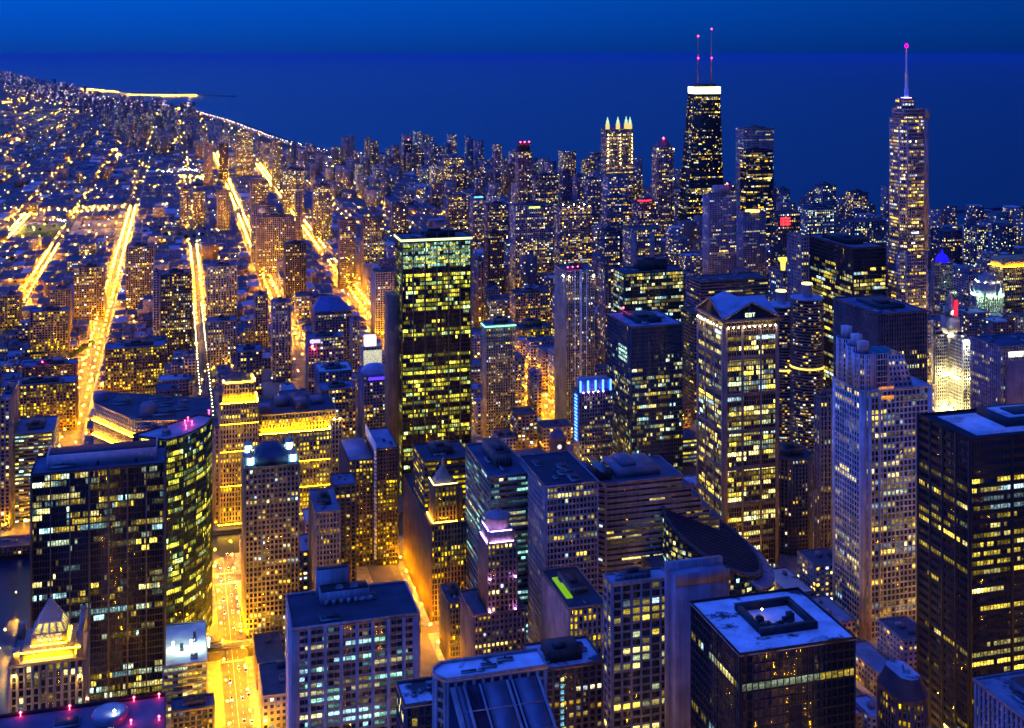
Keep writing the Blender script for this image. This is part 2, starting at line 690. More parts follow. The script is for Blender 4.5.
def generic(name, label, cat, poly, h, style, many=False, phrase=None, z0=0.0, litmul=None, house='box', group=None, units=6):
    """An ordinary tower: facade, glazing, roof, mechanical penthouse, windows."""
    st = dict(BASE, **style)
    rng = np.random.default_rng(sum(ord(c) * (i + 7) for i, c in enumerate(label)))
    c = np.mean(np.array(poly), axis=0)
    t = Thing(name, label, cat, c, group)
    wall, glass, roof, wins = MB(), MB(), MB(), []
    facade(wall, glass, wins, poly, z0, h, st, rng, litmul=litmul)
    roof_deck(roof, poly, h, st['pd'])
    t.part("facade", wall, walln(st['wall']))
    t.part("glazing", glass, st['glass'] or GLASS)
    rc = st['roof']
    t.part("roof", roof, [walln(st['wall']), roofn(rc, st['patch'])])
    xs, ys = [p[0] for p in poly], [p[1] for p in poly]
    x0, x1, y0, y1 = min(xs), max(xs), min(ys), max(ys)
    wd, dp = x1 - x0, y1 - y0
    if house:
        pm = MB()
        hh = rng.uniform(4, 8) if house == 'box' else house
        a, b = rng.uniform(.22, .32), rng.uniform(.22, .34)
        xr_ = x1 - wd * rng.uniform(.2, .3)
        pm.box(x0 + wd * a, xr_, y0 + dp * b, y1 - dp * .2, h + .25, h + .25 + hh, 0)
        pm.box(x0 + wd * a + .3, xr_ - .3, y0 + dp * b + .3, y1 - dp * .2 - .3, h + .25 + hh, h + .4 + hh, 1)
        for q_ in range(5):
            xq = x0 + wd * a + (xr_ - x0 - wd * a) * (q_ + .5) / 5
            pm.box(xq - .5, xq + .5, y0 + dp * b - .08, y0 + dp * b - .01, h + .9, h + hh * .7, 1)
        pm.box(x0 + wd * (a + .1), x0 + wd * (a + .28), y0 + dp * (b + .1), y0 + dp * (b + .3), h + .41 + hh, h + 2.6 + hh, 1)
        t.part("mechanical_penthouse", pm, [walln(tuple(v * .7 for v in st['wall'])), DARKM])
    if units:
        plant(t, x0 + 1, x1 - 1, y0 + 1, y1 - 1, h + .26, rng, units, 2.6)
    t.windows(wins, many)
    claim(poly, h)
    LAND.append((c[0], c[1], h, phrase or short(label)))
    return t, (x0, x1, y0, y1, h), st, rng


def spot(x0, y0, x1, h=None, Y=None, yb=None, side=None, dep=30.0):
    """Footprint of a box building: (x0,y0) pixel of the south-west roof corner, x1 of the south-east one; height, north coordinate or base pixel."""
    r = ray(x0, y0)
    if Y is not None:
        h = CAMZ + r[2] * Y / r[1]
    if yb is not None:
        h = solve(lambda m: px(*at(x0, y0, m), 0)[1] - yb, 1, 400)
    X, Yy = at(x0, y0, h)
    X1 = solve(lambda m: px(m, Yy, h)[0] - x1, X - 5, X + 1500)
    if side is not None:
        xe = X if X > 0 else X1
        dep = solve(lambda m: px(xe, Yy + m, h)[0] - side, 0.5, 400)
    return X, X1, Yy, Yy + dep, h


def spot_ext(xl, y0, xr, Y, dep):
    """Footprint from the whole visible width: xl and xr are the outer left and right roof edges in the picture."""
    r = ray((xl + xr) / 2, y0)
    h = CAMZ + r[2] * Y / r[1]
    X0 = solve(lambda q: px(q, Y + (dep if r[0] > 0 else 0), h)[0] - xl, -3000, 5000)
    X1 = solve(lambda q: px(q, Y + (0 if r[0] > 0 else dep), h)[0] - xr, -3000, 5000)
    if X1 - X0 < 8:
        X1 = X0 + 8
    return X0, X1, Y, Y + dep, h


def box_tower(name, label, cat, sp, style, **k):
    x0, x1, y0, y1, h = sp
    return generic(name, label, cat, rect(x0, x1, y0, y1), h, style, **k)


def flood(t, pts, z, mat, name="floodlight", w=.5, hgt=.35, label=None):
    """Strip lamps along a ledge."""
    m = MB()
    for (a, b) in pts:
        a, b = np.array(a, float), np.array(b, float)
        d = (b - a) / np.linalg.norm(b - a)
        n = np.array((d[1], -d[0])) * w / 2
        m.hexa([[(*(a + n), z), (*(b + n), z), (*(b - n), z), (*(a - n), z), (*(a + n), z + hgt), (*(b + n), z + hgt), (*(b - n), z + hgt), (*(a - n), z + hgt)]])
    return t.part(name, m, mat, label=label)


# ------------------------------------------------------------------ the setting: lake, land, river, streets
SHORE = [at(*p) for p in ((0, 71), (60, 84), (92, 90), (105, 95), (130, 100), (165, 103), (190, 108), (240, 122), (290, 140), (340, 152), (420, 158), (500, 165), (540, 171))]
SHORE += [(1420, 3560), (1560, 3100), (1760, 2650), (1900, 2200), (1980, 1600), (2000, 1000), (2000, 100)]
SHORE = [(-12000, 60000)] + SHORE
_sy = np.array([p[1] for p in SHORE])[::-1]
_sx = np.array([p[0] for p in SHORE])[::-1]


def shore_x(Y):
    return float(np.interp(Y, _sy, _sx))


RIV0, RIV1 = 1032.0, 1086.0
m = MB()
m.quads([[(-120000, -2000, -3.2), (160000, -2000, -3.2), (160000, 300000, -3.2), (-120000, 300000, -3.2)]])
water = surf("lake_water", (0.001, 0.010, 0.034), 0.30, 0.12, 0.004, 0.3)
nt = water.node_tree
bs = next(n for n in nt.nodes if n.type == 'BSDF_PRINCIPLED')
tcw = nt.nodes.new("ShaderNodeTexCoord")
nw = nt.nodes.new("ShaderNodeTexNoise")
nw.inputs["Scale"].default_value = 0.06
nw.inputs["Detail"].default_value = 4
nt.links.new(tcw.outputs["Object"], nw.inputs["Vector"])
bw = nt.nodes.new("ShaderNodeBump")
bw.inputs["Strength"].default_value = 0.22
bw.inputs["Distance"].default_value = 1.2
nt.links.new(nw.outputs[0], bw.inputs["Height"])
nt.links.new(bw.outputs[0], bs.inputs["Normal"])
structure("lake_water", m, water)

ASPHALT = surf("asphalt", (0.085, 0.08, 0.075), 0.85, 0.35, 0.08, 0.25)
PAVE = surf("concrete_pavement", (0.20, 0.19, 0.18), 0.9, 0.25, 0.2)
EARTH = surf("park_ground", (0.035, 0.05, 0.025), 0.95, 0.4, 0.03)
m = MB()
north = [(x, y) for x, y in SHORE if y > RIV1 + 5]
north = [(-40000, 60000), (-40000, RIV1)] + [(2000, RIV1)] + north[::-1]
m.prism(north, -6, 0)
m.prism([(-102, 100), (2000, 100), (2000, RIV0), (-72, RIV0), (-102, RIV0 - 40)], -6, 0)
m.prism([(-3000, 100), (-178, 100), (-178, RIV1 - 0.5), (-3000, RIV1 - 0.5)], -6, -0.01)
a, b = at(118, 92), at(236, 96)
m.prism([(a[0] - 300, a[1] - 160), (b[0], b[1] - 200), (b[0], b[1] + 120), (a[0] - 300, a[1] + 160)], -5, -0.02)
a2, b2 = at(932, 213), at(1060, 204)
structure("ground", m, ASPHALT)
m = MB()
m.prism([(a2[0], a2[1]), (b2[0], b2[1]), (b2[0], b2[1] + 14), (a2[0], a2[1] + 14)], -5, 1.2)
structure("breakwater", m, surf("breakwater_rock", (.05, .05, .055), 0.9))

AVE = [-2346 + 140 * i for i in range(15)] + [-246, -108, 38, 161, 297, 418, 540, 660, 780, 920, 1060, 1200, 1340, 1480, 1620, 1760, 1900]
STS = [140, 260, 380, 500, 620, 740, 859, 985] + [1185, 1275, 1370, 1470, 1570, 1670, 1770, 1870, 1980, 2090, 2220, 2350, 2480, 2620, 2760, 2900, 3060, 3220, 3450]
STS += [3450 + 200 * i for i in range(1, 60)]
WIDE = {-108: 15.0, 161: 16.0, 297: 18.0, 418: 14.0}
AW, SW = 12.0, 9.0                                  # half widths building line to building line
pave = MB()
BLOCKS = []
for i in range(len(AVE) - 1):
    for j in range(len(STS) - 1):
        x0, x1, y0, y1 = AVE[i] + WIDE.get(AVE[i], AW), AVE[i + 1] - WIDE.get(AVE[i + 1], AW), STS[j] + SW, STS[j + 1] - SW
        if y0 < RIV1 and y1 > RIV0:
            if y0 < RIV0 - 30:
                y1 = min(y1, RIV0 - 2)
            else:
                y0 = RIV1 + 2
            if y1 - y0 < 15:
                continue
        if x0 < -90 and y0 < RIV1:
            if x1 > -180 and x0 < -102:
                if x1 > -102 and y0 < RIV0 - 60:
                    x0 = -100
                else:
                    continue
        if x1 > shore_x((y0 + y1) / 2) - 90:
            continue
        cx, cyy = px((x0 + x1) / 2, (y0 + y1) / 2, 0)
        if cx < -160 or cx > 1190 or y0 > 9800:
            continue
        BLOCKS.append((x0, x1, y0, y1))
        w = 3.5 if y0 < 2400 else 0
        pave.box(x0 - 4 + 0, x1 + 4, y0 - 3, y1 + 3, 0.0, 0.15)
structure("pavement", pave, PAVE)

# painted lanes on the near street
PAINT = surf("road_paint", (0.75, 0.72, 0.6), 0.7, 0.2, 0.6)
pm = MB()
for yy in np.arange(690, 1028, 9.0):
    for xo in (-3.3, 3.3):
        pm.quads([[(38 + xo - .09, yy, .01), (38 + xo + .09, yy, .01), (38 + xo + .09, yy + 3.2, .01), (38 + xo - .09, yy + 3.2, .01)]])
pm.quads([[(37.85, 690, .01), (38.0, 690, .01), (38.0, 1028, .01), (37.85, 1028, .01)]])
for yc in (740, 859, 985):
    for s in (-10.5, 9.0):
        for k_ in range(12):
            x = 30.6 + k_ * 1.25
            pm.quads([[(x, yc + s, .012), (x + .6, yc + s, .012), (x + .6, yc + s + 2.6, .012), (x, yc + s + 2.6, .012)]])
structure("road_markings", pm, PAINT)

# lit playing field in the north-west park
FGRASS = surf("field_grass", (0.09, 0.17, 0.03), 0.95, 0.25, 0.05)
m = MB()
fx0, fx1, fy0, fy1 = -350, -262, 2930, 3150
m.box(fx0, fx1, fy0, fy1, 0.0, 0.25)
o = structure("sports_field", m, FGRASS)

# ------------------------------------------------------------------ buildings placed one by one
STONE = (.34, .30, .26)
BEIGE = (.40, .35, .28)
PALE = (.50, .47, .44)
BROWN = (.20, .13, .09)
BRICK = (.22, .11, .07)
DARK = (.03, .03, .034)
CONC = (.30, .28, .28)
BROOF = (.72, .74, .78)
BPATCH = (.06, .06, .07)
grid = dict(bay=3.4, fl=3.7, pf=.32, sf=.34)
curtain = dict(bay=1.8, fl=3.9, pf=.12, sf=.20, wall=DARK, pd=.25, sd=.12)
ribbon = dict(bay=3.0, fl=3.9, pf=.0, sf=.46, corner=.6, sd=.35)
piers = dict(bay=2.6, fl=3.8, pf=.42, sf=.22, pd=.7)
flats = dict(bay=3.6, fl=3.1, pf=.35, sf=.30, lit=.22, pal='home', seg=1.2)


def S(base, **k):
    return dict(base, **k)


# --- the near row -------------------------------------------------------------
t, g, st, rng = box_tower("office_tower", "dark slab with eight pale vertical ribs and two satellite dishes on its roof", "office tower",
    spot(293, 631, 419, h=150, side=286), S(grid, wall=(.56, .50, .52), glass=GLASS, bay=2.6, fl=3.5, pf=.06, sf=.42, sd=.1, pd=.2, lit=.5, pal='teal', gain=.8, seg=2.0, roof=(.05, .05, .07), blank=(3, 1), corner=3.0), many=True, house=0, units=4)
x0, x1, y0, y1, h = g
m = MB()
for i in range(1, 8):
    x = x0 + (x1 - x0) * i / 8
    m.box(x - .75, x + .75, y0 - 1.5, y0 - .3, 0, h + .2)
t.part("rib", m, walln((.66, .60, .62)))
m = MB()
px0, px1 = x0 + 15, x1 - 20
m.box(px0, px1, y0 + 22, y0 + 31, h + .3, h + 6)
m.box(px0 - 1, px0 + 15, y0 + 31.1, y1 - 1, h + .3, h + 13)
m.box(px0 + .3, px1 - .3, y0 + 22.3, y0 + 30.7, h + 6, h + 6.2, 1)
m.box(px0 - .6, px0 + 14.6, y0 + 31.5, y1 - 1.4, h + 13, h + 13.2, 1)
for i in range(7):
    xx = px0 + 2 + i * 3.5
    m.box(xx, xx + 1.6, y0 + 20.8, y0 + 21.9, h + .3, h + 2.5)
t.part("mechanical_penthouse", m, [walln((.62, .60, .64)), roofn((.03, .03, .04))])
for k_ in (9, 16):
    d = MB()
    cx_, cz_ = px0 + k_, h + 7.4
    prof = [(0.15, 0), (.9, .12), (1.5, .4), (1.9, .8)]
    V, F = [], []
    for r_, z_ in prof:
        for i in range(14):
            a_ = 2 * pi * i / 14
            V.append((cx_ + r_ * cos(a_), y0 + 24 - z_ * .8 - r_ * sin(a_) * .3, cz_ + r_ * sin(a_) * .95))
    for j in range(3):
        for i in range(14):
            F.append([j * 14 + i, j * 14 + (i + 1) % 14, (j + 1) * 14 + (i + 1) % 14, (j + 1) * 14 + i])
    d.faces(V, F)
    d.tube((cx_, y0 + 24.6, h + 5.9), (cx_, y0 + 24, cz_), .18, .15)
    t.part("satellite_dish", d, WHITE)

# slope-roofed blue tower at the bottom edge
sp = spot(450, 704, 545, h=188, dep=30)
x0, x1, y0, y1, h = sp
t = Thing("office_tower", "blue-lit tower with a steep ribbed glass slope falling towards the viewer", "office tower", ((x0 + x1) / 2, (y0 + y1) / 2))
rng = np.random.default_rng(3)
wall, glass, roof, wins = MB(), MB(), MB(), []
stt = dict(BASE, **S(grid, wall=(.50, .50, .52), lit=.05))
P0 = at(437, 680, 188)
ax0, ay0 = P0[0], P0[1] - 2
ax1 = x1 + 5
poly = [(ax0 + 3, ay0), (ax1, ay0), (ax1, ay0 + 12), (ax0 + 4, ay0 + 12), (ax0, ay0 + 8), (ax0, ay0 + 4)]
facade(wall, glass, wins, poly, 0, 188, stt, rng)
roof_deck(roof, poly, 188, .45)
sl = MB()                                            # the sloping front
sx0, sx1 = ax0 + 4, ax1 - 3
zt, zb, yt, yb_ = 186.0, 120.0, ay0 - .6, ay0 - 24
sl.hexa([[(sx0, yb_, 0), (sx1 + 6, yb_, 0), (sx1 + 6, yt, 0), (sx0, yt, 0), (sx0 + 15, yb_, zb), (sx1 + 20, yb_, zb), (sx1, yt, zt), (sx0, yt, zt)]], 0)
P, n_, L_, H_, mid_ = face_frame((sx0 + 15, yb_, zb), (sx1 + 20, yb_, zb), (sx1, yt, zt), (sx0, yt, zt))
s_ = np.array([0, .14, .32, .62, .68, .97])
sl.hexa(slabs(P, s_, s_ + np.array([.06, .03, .02, .03, .02, .03]), np.zeros(6), np.ones(6), -.2, .9), 1)
pa_, pb2 = np.array([.07, .36, .72]), np.array([.135, .61, .96])
sl.hexa(slabs(P, pa_, pb2, np.zeros(3), np.ones(3), -.2, .3), 2)
tt = np.linspace(0, 1, 9)[:-1]
sl.hexa(slabs(P, np.full(8, .06), np.full(8, .97), tt, tt + .006, -.2, .36), 1)
t.part("facade", wall, walln((.50, .50, .52)))
t.part("glazing", glass, GLASSB)
t.part("roof", roof, [walln((.5, .5, .52)), roofn(BROOF, BPATCH)])
t.part("glass_slope", sl, [GLASSB, walln((.55, .56, .6)), surf("zinc_panels", (.16, .18, .24), .4, .2, .3, .5, .3)])
plant(t, ax0 + 6, ax1 - 2, ay0 + 2, ay0 + 11, 188.3, rng, 5, 1.2)
t.windows(wins, True)
claim(rect(ax0 - 2, ax1 + 6, yb_ - 2, ay0 + 18), 188)

box_tower("office_building", "lower dark block with a bright blue blotchy roof left of the sloped glass tower", "office building",
    spot(405, 708, 450, h=170, side=397), S(curtain, wall=(.12, .12, .13), lit=.12, pal='cool', roof=BROOF, patch=BPATCH, bay=2.6), many=True, house=0, units=3)

# brick building with the lit stair column
t, g, st, rng = box_tower("apartment_block", "dark brown brick block with one column of cyan lit stair windows", "apartment block",
    spot(539, 672, 603, h=112, dep=26), S(flats, wall=(.10, .06, .05), lit=.13, roof=(.5, .5, .55), patch=BPATCH), many=True, house=5, units=6)
x0, x1, y0, y1, h = g
m = MB()
Q, C = [], []
for i in range(30):
    z = h - 6 - i * 3.1
    xx = x0 + (x1 - x0) * .33
    Q.append([(xx, y0 - .62, z), (xx + 1.7, y0 - .62, z), (xx + 1.7, y0 - .62, z + 1.9), (xx, y0 - .62, z + 1.9)])
    C.append((.25, .75, 1.0) if i % 4 else (.9, .9, .3))
m.quads(Q, 0, np.array(C) * .9)
t.part("stair_window", m, WIN)["kind"] = "stuff"
m = MB()
m.box(x0 - 24, x0 - .9, y0 + 3, y1 - 2, 0, h - 3.5, 0)
m.box(x0 - 23.5, x0 - 1, y0 + 3.5, y1 - 2.5, h - 3.5, h - 3.2, 1)
t.part("lower_wing", m, [walln((.10, .06, .05)), roofn((.5, .5, .55), BPATCH)])
claim(rect(x0 - 25, x0, y0, y1), h)

box_tower("office_tower", "pale stone tower with a regular square window grid beside the blank slab", "office tower",
    spot(612, 586, 670, h=130, side=604), S(grid, wall=(.36, .33, .36), bay=5.6, fl=4.2, pf=.22, sf=.26, pd=.5, sd=.4, lit=.16, pal='office', seg=1.6, roof=(.3, .3, .34), full=((.835, .86),)), many=True, house=3, units=4)

sp = spot(676, 577, 729, h=139, dep=9)
x0, x1, y0, y1, h = sp
t = Thing("core_tower", "windowless lavender concrete slab with a taller rear wall beside the grid tower", "tower", ((x0 + x1) / 2, (y0 + y1) / 2))
m = MB()
m.box(x0, x1, y0, y1, 0, h)
m.box(x0 - .3, x1 + .3, y0 - .3, y0 - .01, h - 5, h + 1.2)
t.part("wall", m, walln((.36, .33, .40)))
m = MB()
m.box(x0 + .3, x1 - .3, y0 + .3, y1 - .1, h + .01, h + .25)
t.part("roof", m, roofn((.20, .22, .3)))
m = MB()
m.box(x0 - 1.5, x1 + .6, y1 + .1, y1 + 3, 0, h + 3.5)
t.part("rear_wall", m, walln((.40, .36, .42)))
claim(rect(x0 - 2, x1 + 2, y0, y1 + 4), h)

# blind-sided building with the green lit roof light
t, g, st, rng = box_tower("office_building", "office block with a blank beige side wall and a green lit roof terrace", "office building",
    spot(569, 610, 606, h=82, side=542), S(grid, wall=(.50, .38, .30), bay=2.9, fl=4.0, pf=.42, sf=.30, lit=.30, pal='gold', blank=(3,), roof=(.05, .05, .06)), many=True, house=4, units=4)
x0, x1, y0, y1, h = g
m = MB()
m.box(x0 + 3, x0 + 7, y0 + 14, y1 - 12, h + .3, h + 1.1)
t.part("roof_terrace_light", m, emit("green_terrace_glow", (.35, .8, .03), .45))

# dark cube with the snowy-looking blue roof
t, g, st, rng = box_tower("office_tower", "near black cube tower with a bright blue blotchy flat roof", "office tower",
    spot(740, 656, 855.5, h=142, side=691), S(curtain, lit=.04, pal='cool', gain=.9, bay=3.0, fl=4.2, roof=BROOF, patch=BPATCH, wall=(.014, .014, .018), seg=4, full=((.66, .69), (.88, .905)), dark=((.905, 1.0), (.7, .88))), many=True, house=0, units=0)
x0, x1, y0, y1, h = g
m = MB()
w_, d_ = x1 - x0, y1 - y0
m.box(x0 + w_ * .30, x0 + w_ * .80, y0 + d_ * .25, y0 + d_ * .30, h + .3, h + 3.5)
m.box(x0 + w_ * .30, x0 + w_ * .34, y0 + d_ * .31, y0 + d_ * .72, h + .3, h + 3.5)
m.box(x0 + w_ * .76, x0 + w_ * .80, y0 + d_ * .31, y0 + d_ * .72, h + .3, h + 3.5)
m.box(x0 + w_ * .30, x0 + w_ * .80, y0 + d_ * .73, y0 + d_ * .78, h + .3, h + 3.5)
plant(t, x0 + w_ * .36, x0 + w_ * .74, y0 + d_ * .33, y0 + d_ * .7, h + .3, rng, 8, 3.5, DARKM)
t.part("mechanical_penthouse", m, DARKM)
m = MB()
m.octa([(x0 + w_ * .45, y0 + d_ * .56, h + 4.6)], .6)
t.part("roof_lamp", m, emit("amber_roof_lamp", (1.0, .62, .08), 26))

# small chamfered tower with mansard
sp = spot(903, 688, 934, h=118, side=872)
x0, x1, y0, y1, h = sp
cfp = 5.0
poly = [(x0 + cfp, y0), (x1 - cfp, y0), (x1, y0 + cfp), (x1, y1 - cfp), (x1 - cfp, y1), (x0 + cfp, y1), (x0, y1 - cfp), (x0, y0 + cfp)]
t, g, st, rng = generic("office_building", "small eight-sided brick tower with a dark sloping roof at the bottom edge", "office building", poly, h - 9,
    S(grid, wall=(.16, .10, .09), lit=.16, pal='gold', bay=2.4, roof=(.1, .1, .1), full=((.955, .985),)), many=True, house=0, units=0)
m = MB()
m.prism(offset_poly(poly, .9), h - 7.4, h - 6.9, 0)
m.prism(offset_poly(poly, .3), h - 6.9, h + 1, 1, offset_poly(poly, -3.2), cap=False)
m.ngon([(*p, h + 1) for p in offset_poly(poly, -3.2)], 2)
plant(t, x0 + 6, x1 - 6, y0 + 8, y1 - 8, h + 1.01, rng, 4, 1.5)
t.part("mansard_roof", m, [walln((.16, .10, .09)), roofn((.06, .06, .07)), roofn((.45, .47, .5), BPATCH), METAL])

# corner building bottom right with pilasters
sp = spot(1048, 738, 1120, h=112, side=976)
t, g, st, rng = box_tower("office_building", "stone building with close-set pilasters cut off by the lower right corner", "office building",
    sp, S(piers, wall=(.36, .36, .42), lit=.05, bay=3.4, pd=1.0, roof=(.25, .26, .3), patch=BPATCH), many=True, house=5)

# the big black tower on the right
t, g, st, rng = box_tower("office_tower", "huge black steel tower with long lit office floors at the right edge", "office tower",
    spot(970, 441, 1130, h=198, side=918.5), S(curtain, wall=(.012, .011, .012), lit=.20, pal='office', gain=1.1, bay=2.2, fl=5.1, sf=.46, pf=.10, pd=.2, sd=.35, seg=7, dark=((.90, 1.0),), full=((.855, .88), (.62, .645)), roof=(.02, .02, .03)), many=True, house=0, units=0, litmul={3: .35})
x0, x1, y0, y1, h = g
m = MB()
m.box(x0 + 9, x1 - 9, y0 + 6, y1 - 6, h + .3, h + .8, 0)
m.box(x0 + 34, x1 - 18, y0 + 14, y1 - 8, h + .8, h + 5, 1)
m.box(x0 + 38, x1 - 24, y0 + 17, y1 - 12, h + 5, h + 5.4, 0)
m.box(x0 + 44, x1 - 34, y0 + 20, y1 - 16, h + 5.4, h + 6.2, 1)
t.part("mechanical_penthouse", m, [roofn((.6, .62, .66), (.3, .3, .34)), DARKM])
m = MB()
for i in range(5):
    xx = x0 + (x1 - x0) * i / 4
    m.box(xx - .8, xx + .8, y0 - .9, y0 - .28, 0, h + 1)
for i in range(5):
    yy = y0 + (y1 - y0) * i / 4
    m.box(x0 - .9, x0 - .28, yy - .8, yy + .8, 0, h + 1)
t.part("column", m, walln((.012, .011, .012)))

# --- left foreground --------------------------------------------------------------
# roof with red lights and helipad dome
x_, y_ = at(165, 697, 196)
t, g, st, rng = generic("office_tower", "broad flat blue roof with red warning lights and a glass dome at the bottom left", "office tower",
    rect(x_ - 110, x_, y_ - 46, y_), 196, S(curtain, lit=.2, roof=(.10, .11, .16)), house=0, units=9)
m = MB()
_dx, _dy = at(110, 713, 198)
m.lathe(_dx, _dy, [(5.6, 196.3), (5.8, 198), (5.2, 198.8), (4.2, 199.1), (3.0, 198.9)], 28)
t.part("dome", m, surf("dome_plastic", (.22, .24, .28), 0.25, 0.2, .3, .6))
m = MB()
m.octa([(_dx + 1.5, _dy - 3, 200.1)], .45)
t.part("dome_lamp", m, emit("cold_roof_lamp", (.75, .9, 1.0), 120))
for (qx, qy) in ((134, 696), (159, 694), (131, 721), (159, 717), (21, 711), (70, 704)):
    m = MB()
    p = at(qx, qy, 197.4)
    m.octa([(min(p[0], x_ - 1), min(p[1], y_ - .6), 197.6)], .42)
    m.tube((min(p[0], x_ - 1), min(p[1], y_ - .6), 196.2), (min(p[0], x_ - 1), min(p[1], y_ - .6), 197.3), .1, .1)
    t.part("warning_light", m, REDL)

# pyramid-topped building, flood-lit
sp = spot(10, 668, 84, h=104, dep=34)
x0, x1, y0, y1, h = sp
t, g, st, rng = box_tower("office_tower", "flood-lit stone tower crowned by a glowing glass pyramid at the lower left", "office tower",
    sp, S(piers, wall=(.36, .29, .22), lit=.3, pal='cool', bay=3.6, roof=(.2, .18, .15)), many=True, house=0, units=0)
w_, d_ = x1 - x0, y1 - y0
m = MB()
m.box(x0 + 5, x1 - 5, y0 + 5, y1 - 5, h + .3, h + 6)
m.box(x0 + 9, x1 - 9, y0 + 9, y1 - 9, h + 6, h + 11)
m.box(x0 + .5, x0 + 4, y0 + .5, y0 + 4, h + .3, h + 8)
m.box(x1 - 4, x1 - .5, y0 + .5, y0 + 4, h + .3, h + 13)
m.box(x1 - 4, x1 - .5, y1 - 4, y1 - .5, h + .3, h + 13)
m.box(x0 + .5, x0 + 4, y1 - 4, y1 - .5, h + .3, h + 8)
m.box(x1 - 3.6, x1 - .9, y0 + 4, y1 - 4, h + 9, h + 12)
t.part("upper_storey", m, walln((.42, .34, .24)))
m = MB()
q = rect(x0 + 9.5, x1 - 9.5, y0 + 9.5, y1 - 9.5)
cx_, cy2 = (x0 + x1) / 2, (y0 + y1) / 2
tp = rect(cx_ - .6, cx_ + .6, cy2 - .6, cy2 + .6)
m.prism(q, h + 11, h + 25, 0, tp)
fr = MB()
for p, q2 in zip(q, tp):
    fr.tube((*p, h + 11), (*q2, h + 25.2), .35, .3)
for f_ in (.33, .66):
    ring = [(p[0] + (q2[0] - p[0]) * f_, p[1] + (q2[1] - p[1]) * f_) for p, q2 in zip(q, tp)]
    for i in range(4):
        fr.tube((*ring[i], h + 11.1 + 14 * f_), (*ring[(i + 1) % 4], h + 11.1 + 14 * f_), .2, .2)
t.part("pyramid_roof", m, surf("lit_pyramid_glass", (.35, .35, .38), .25, .1))
t.part("pyramid_frame", fr, METAL)
m = MB()
for i in range(3):
    a_ = cx_ - 6 + i * 4.5
    m.quads([[(a_, y0 + 8.9, h + 6.6), (a_ + 3.2, y0 + 8.9, h + 6.6), (a_ + 3.2, y0 + 8.9, h + 10.6), (a_, y0 + 8.9, h + 10.6)]], 0, [(1.4, 1.0, .35)])
for i in range(4):
    f0, f1 = i / 4 + .04, (i + 1) / 4 - .04
    for (ax_, ay_, bx_, by_) in ((x0 + 9.5, y0 + 9.4, x1 - 9.5, y0 + 9.4), (x1 - 9.4, y0 + 9.5, x1 - 9.4, y1 - 9.5)):
        lo_ = [(ax_ + (bx_ - ax_) * f, ay_ + (by_ - ay_) * f) for f in (f0, f1)]
        up_ = [(p[0] + (cx_ - p[0]) * .52, p[1] + (cy2 - p[1]) * .52) for p in lo_]
        m.quads([[(*lo_[0], h + 11.3), (*lo_[1], h + 11.3), (*up_[1], h + 18.4), (*up_[0], h + 18.4)]], 0, [(1.0, .72, .16)])
t.part("lantern_window", m, WIN)
flood(t, [((x0 + 6, y0 + 4), (x1 - 6, y0 + 4)), ((x1 - 4.4, y0 + 6), (x1 - 4.4, y1 - 6))], h + .5, GOLD)
flood(t, [((x0 + 9, y0 + 7), (x1 - 9, y0 + 7)), ((x0 + 2, y0 + .2), (x1 - 2, y0 + .2)), ((x1 - 8, y0 + 9), (x1 - 8, y1 - 9))], h + 6.3, GOLD)
m = MB()
for (ax, ay, az) in ((x0 + 2, y0 - 1.2, h - 4), (x1 - 2, y0 - 1.2, h - 8), (x1 + 1.5, y0 + 3, h - 22), (x1 - 2, y0 - 1.2, h - 26), (x0 + 2, y0 - 1.2, h - 24), (x0 + 2, y0 - 1.2, h - 30)):
    m.octa([(ax, ay, az)], .5)
t.part("wall_lamp", m, emit("amber_wall_lamp", (1.0, .55, .06), 420))

# wide dark glass tower with mullions
sp = spot(31, 476, 165, h=157, dep=34)
x0, x1, y0, y1, h = sp
t, g, st, rng = box_tower("office_tower", "wide dark glass tower with fine vertical mullions and a pale roof screen at the left", "office tower",
    sp, S(curtain, wall=(.05, .045, .045), bay=1.55, fl=4.0, pf=.14, pd=.3, sf=.18, lit=.34, pal='cool', gain=1.0, seg=3.5, roof=(.10, .11, .16)), many=True, house=0, units=5)
m = MB()
m.box(x0 + 8, x1 - 5, y0 + 9, y0 + 9.5, h + .3, h + 8.5, 0)
m.box(x0 + 8, x0 + 8.5, y0 + 9.51, y1 - 2, h + .3, h + 8.5, 0)
m.box(x1 - 5.5, x1 - 5, y0 + 9.51, y1 - 2, h + .3, h + 8.5, 0)
m.box(x0 + 8.6, x1 - 5.6, y0 + 9.6, y1 - 2, h + .3, h + 6.5, 1)
for k_ in range(40):
    xx = x0 + 9 + (x1 - x0 - 15) * k_ / 39
    m.box(xx - .15, xx + .15, y0 + 8.8, y0 + 8.99, h + .4, h + 8.4, 0)
for f_ in (.1, .45, .8):
    xx = x0 + 8 + (x1 - x0 - 13) * f_
    m.box(xx, xx + 1.2, y0 + 8.6, y0 + 8.79, h + .4, h + 3, 1)
t.part("roof_screen", m, [surf("ribbed_screen", (.62, .6, .62), .5, .15, .4), roofn((.03, .03, .05))])
m = MB()
for i in range(8):
    xx = x0 + (x1 - x0) * i / 7
    m.box(xx - .45, xx + .45, y0 - 1.0, y0 - .37, 0, h + .8)
t.part("mullion_fin", m, walln((.20, .15, .12)))
m = MB()
for (qx, qy) in ((66, 526), (102, 535), (146, 652)):
    p = at(qx, qy, 110)
m = MB()

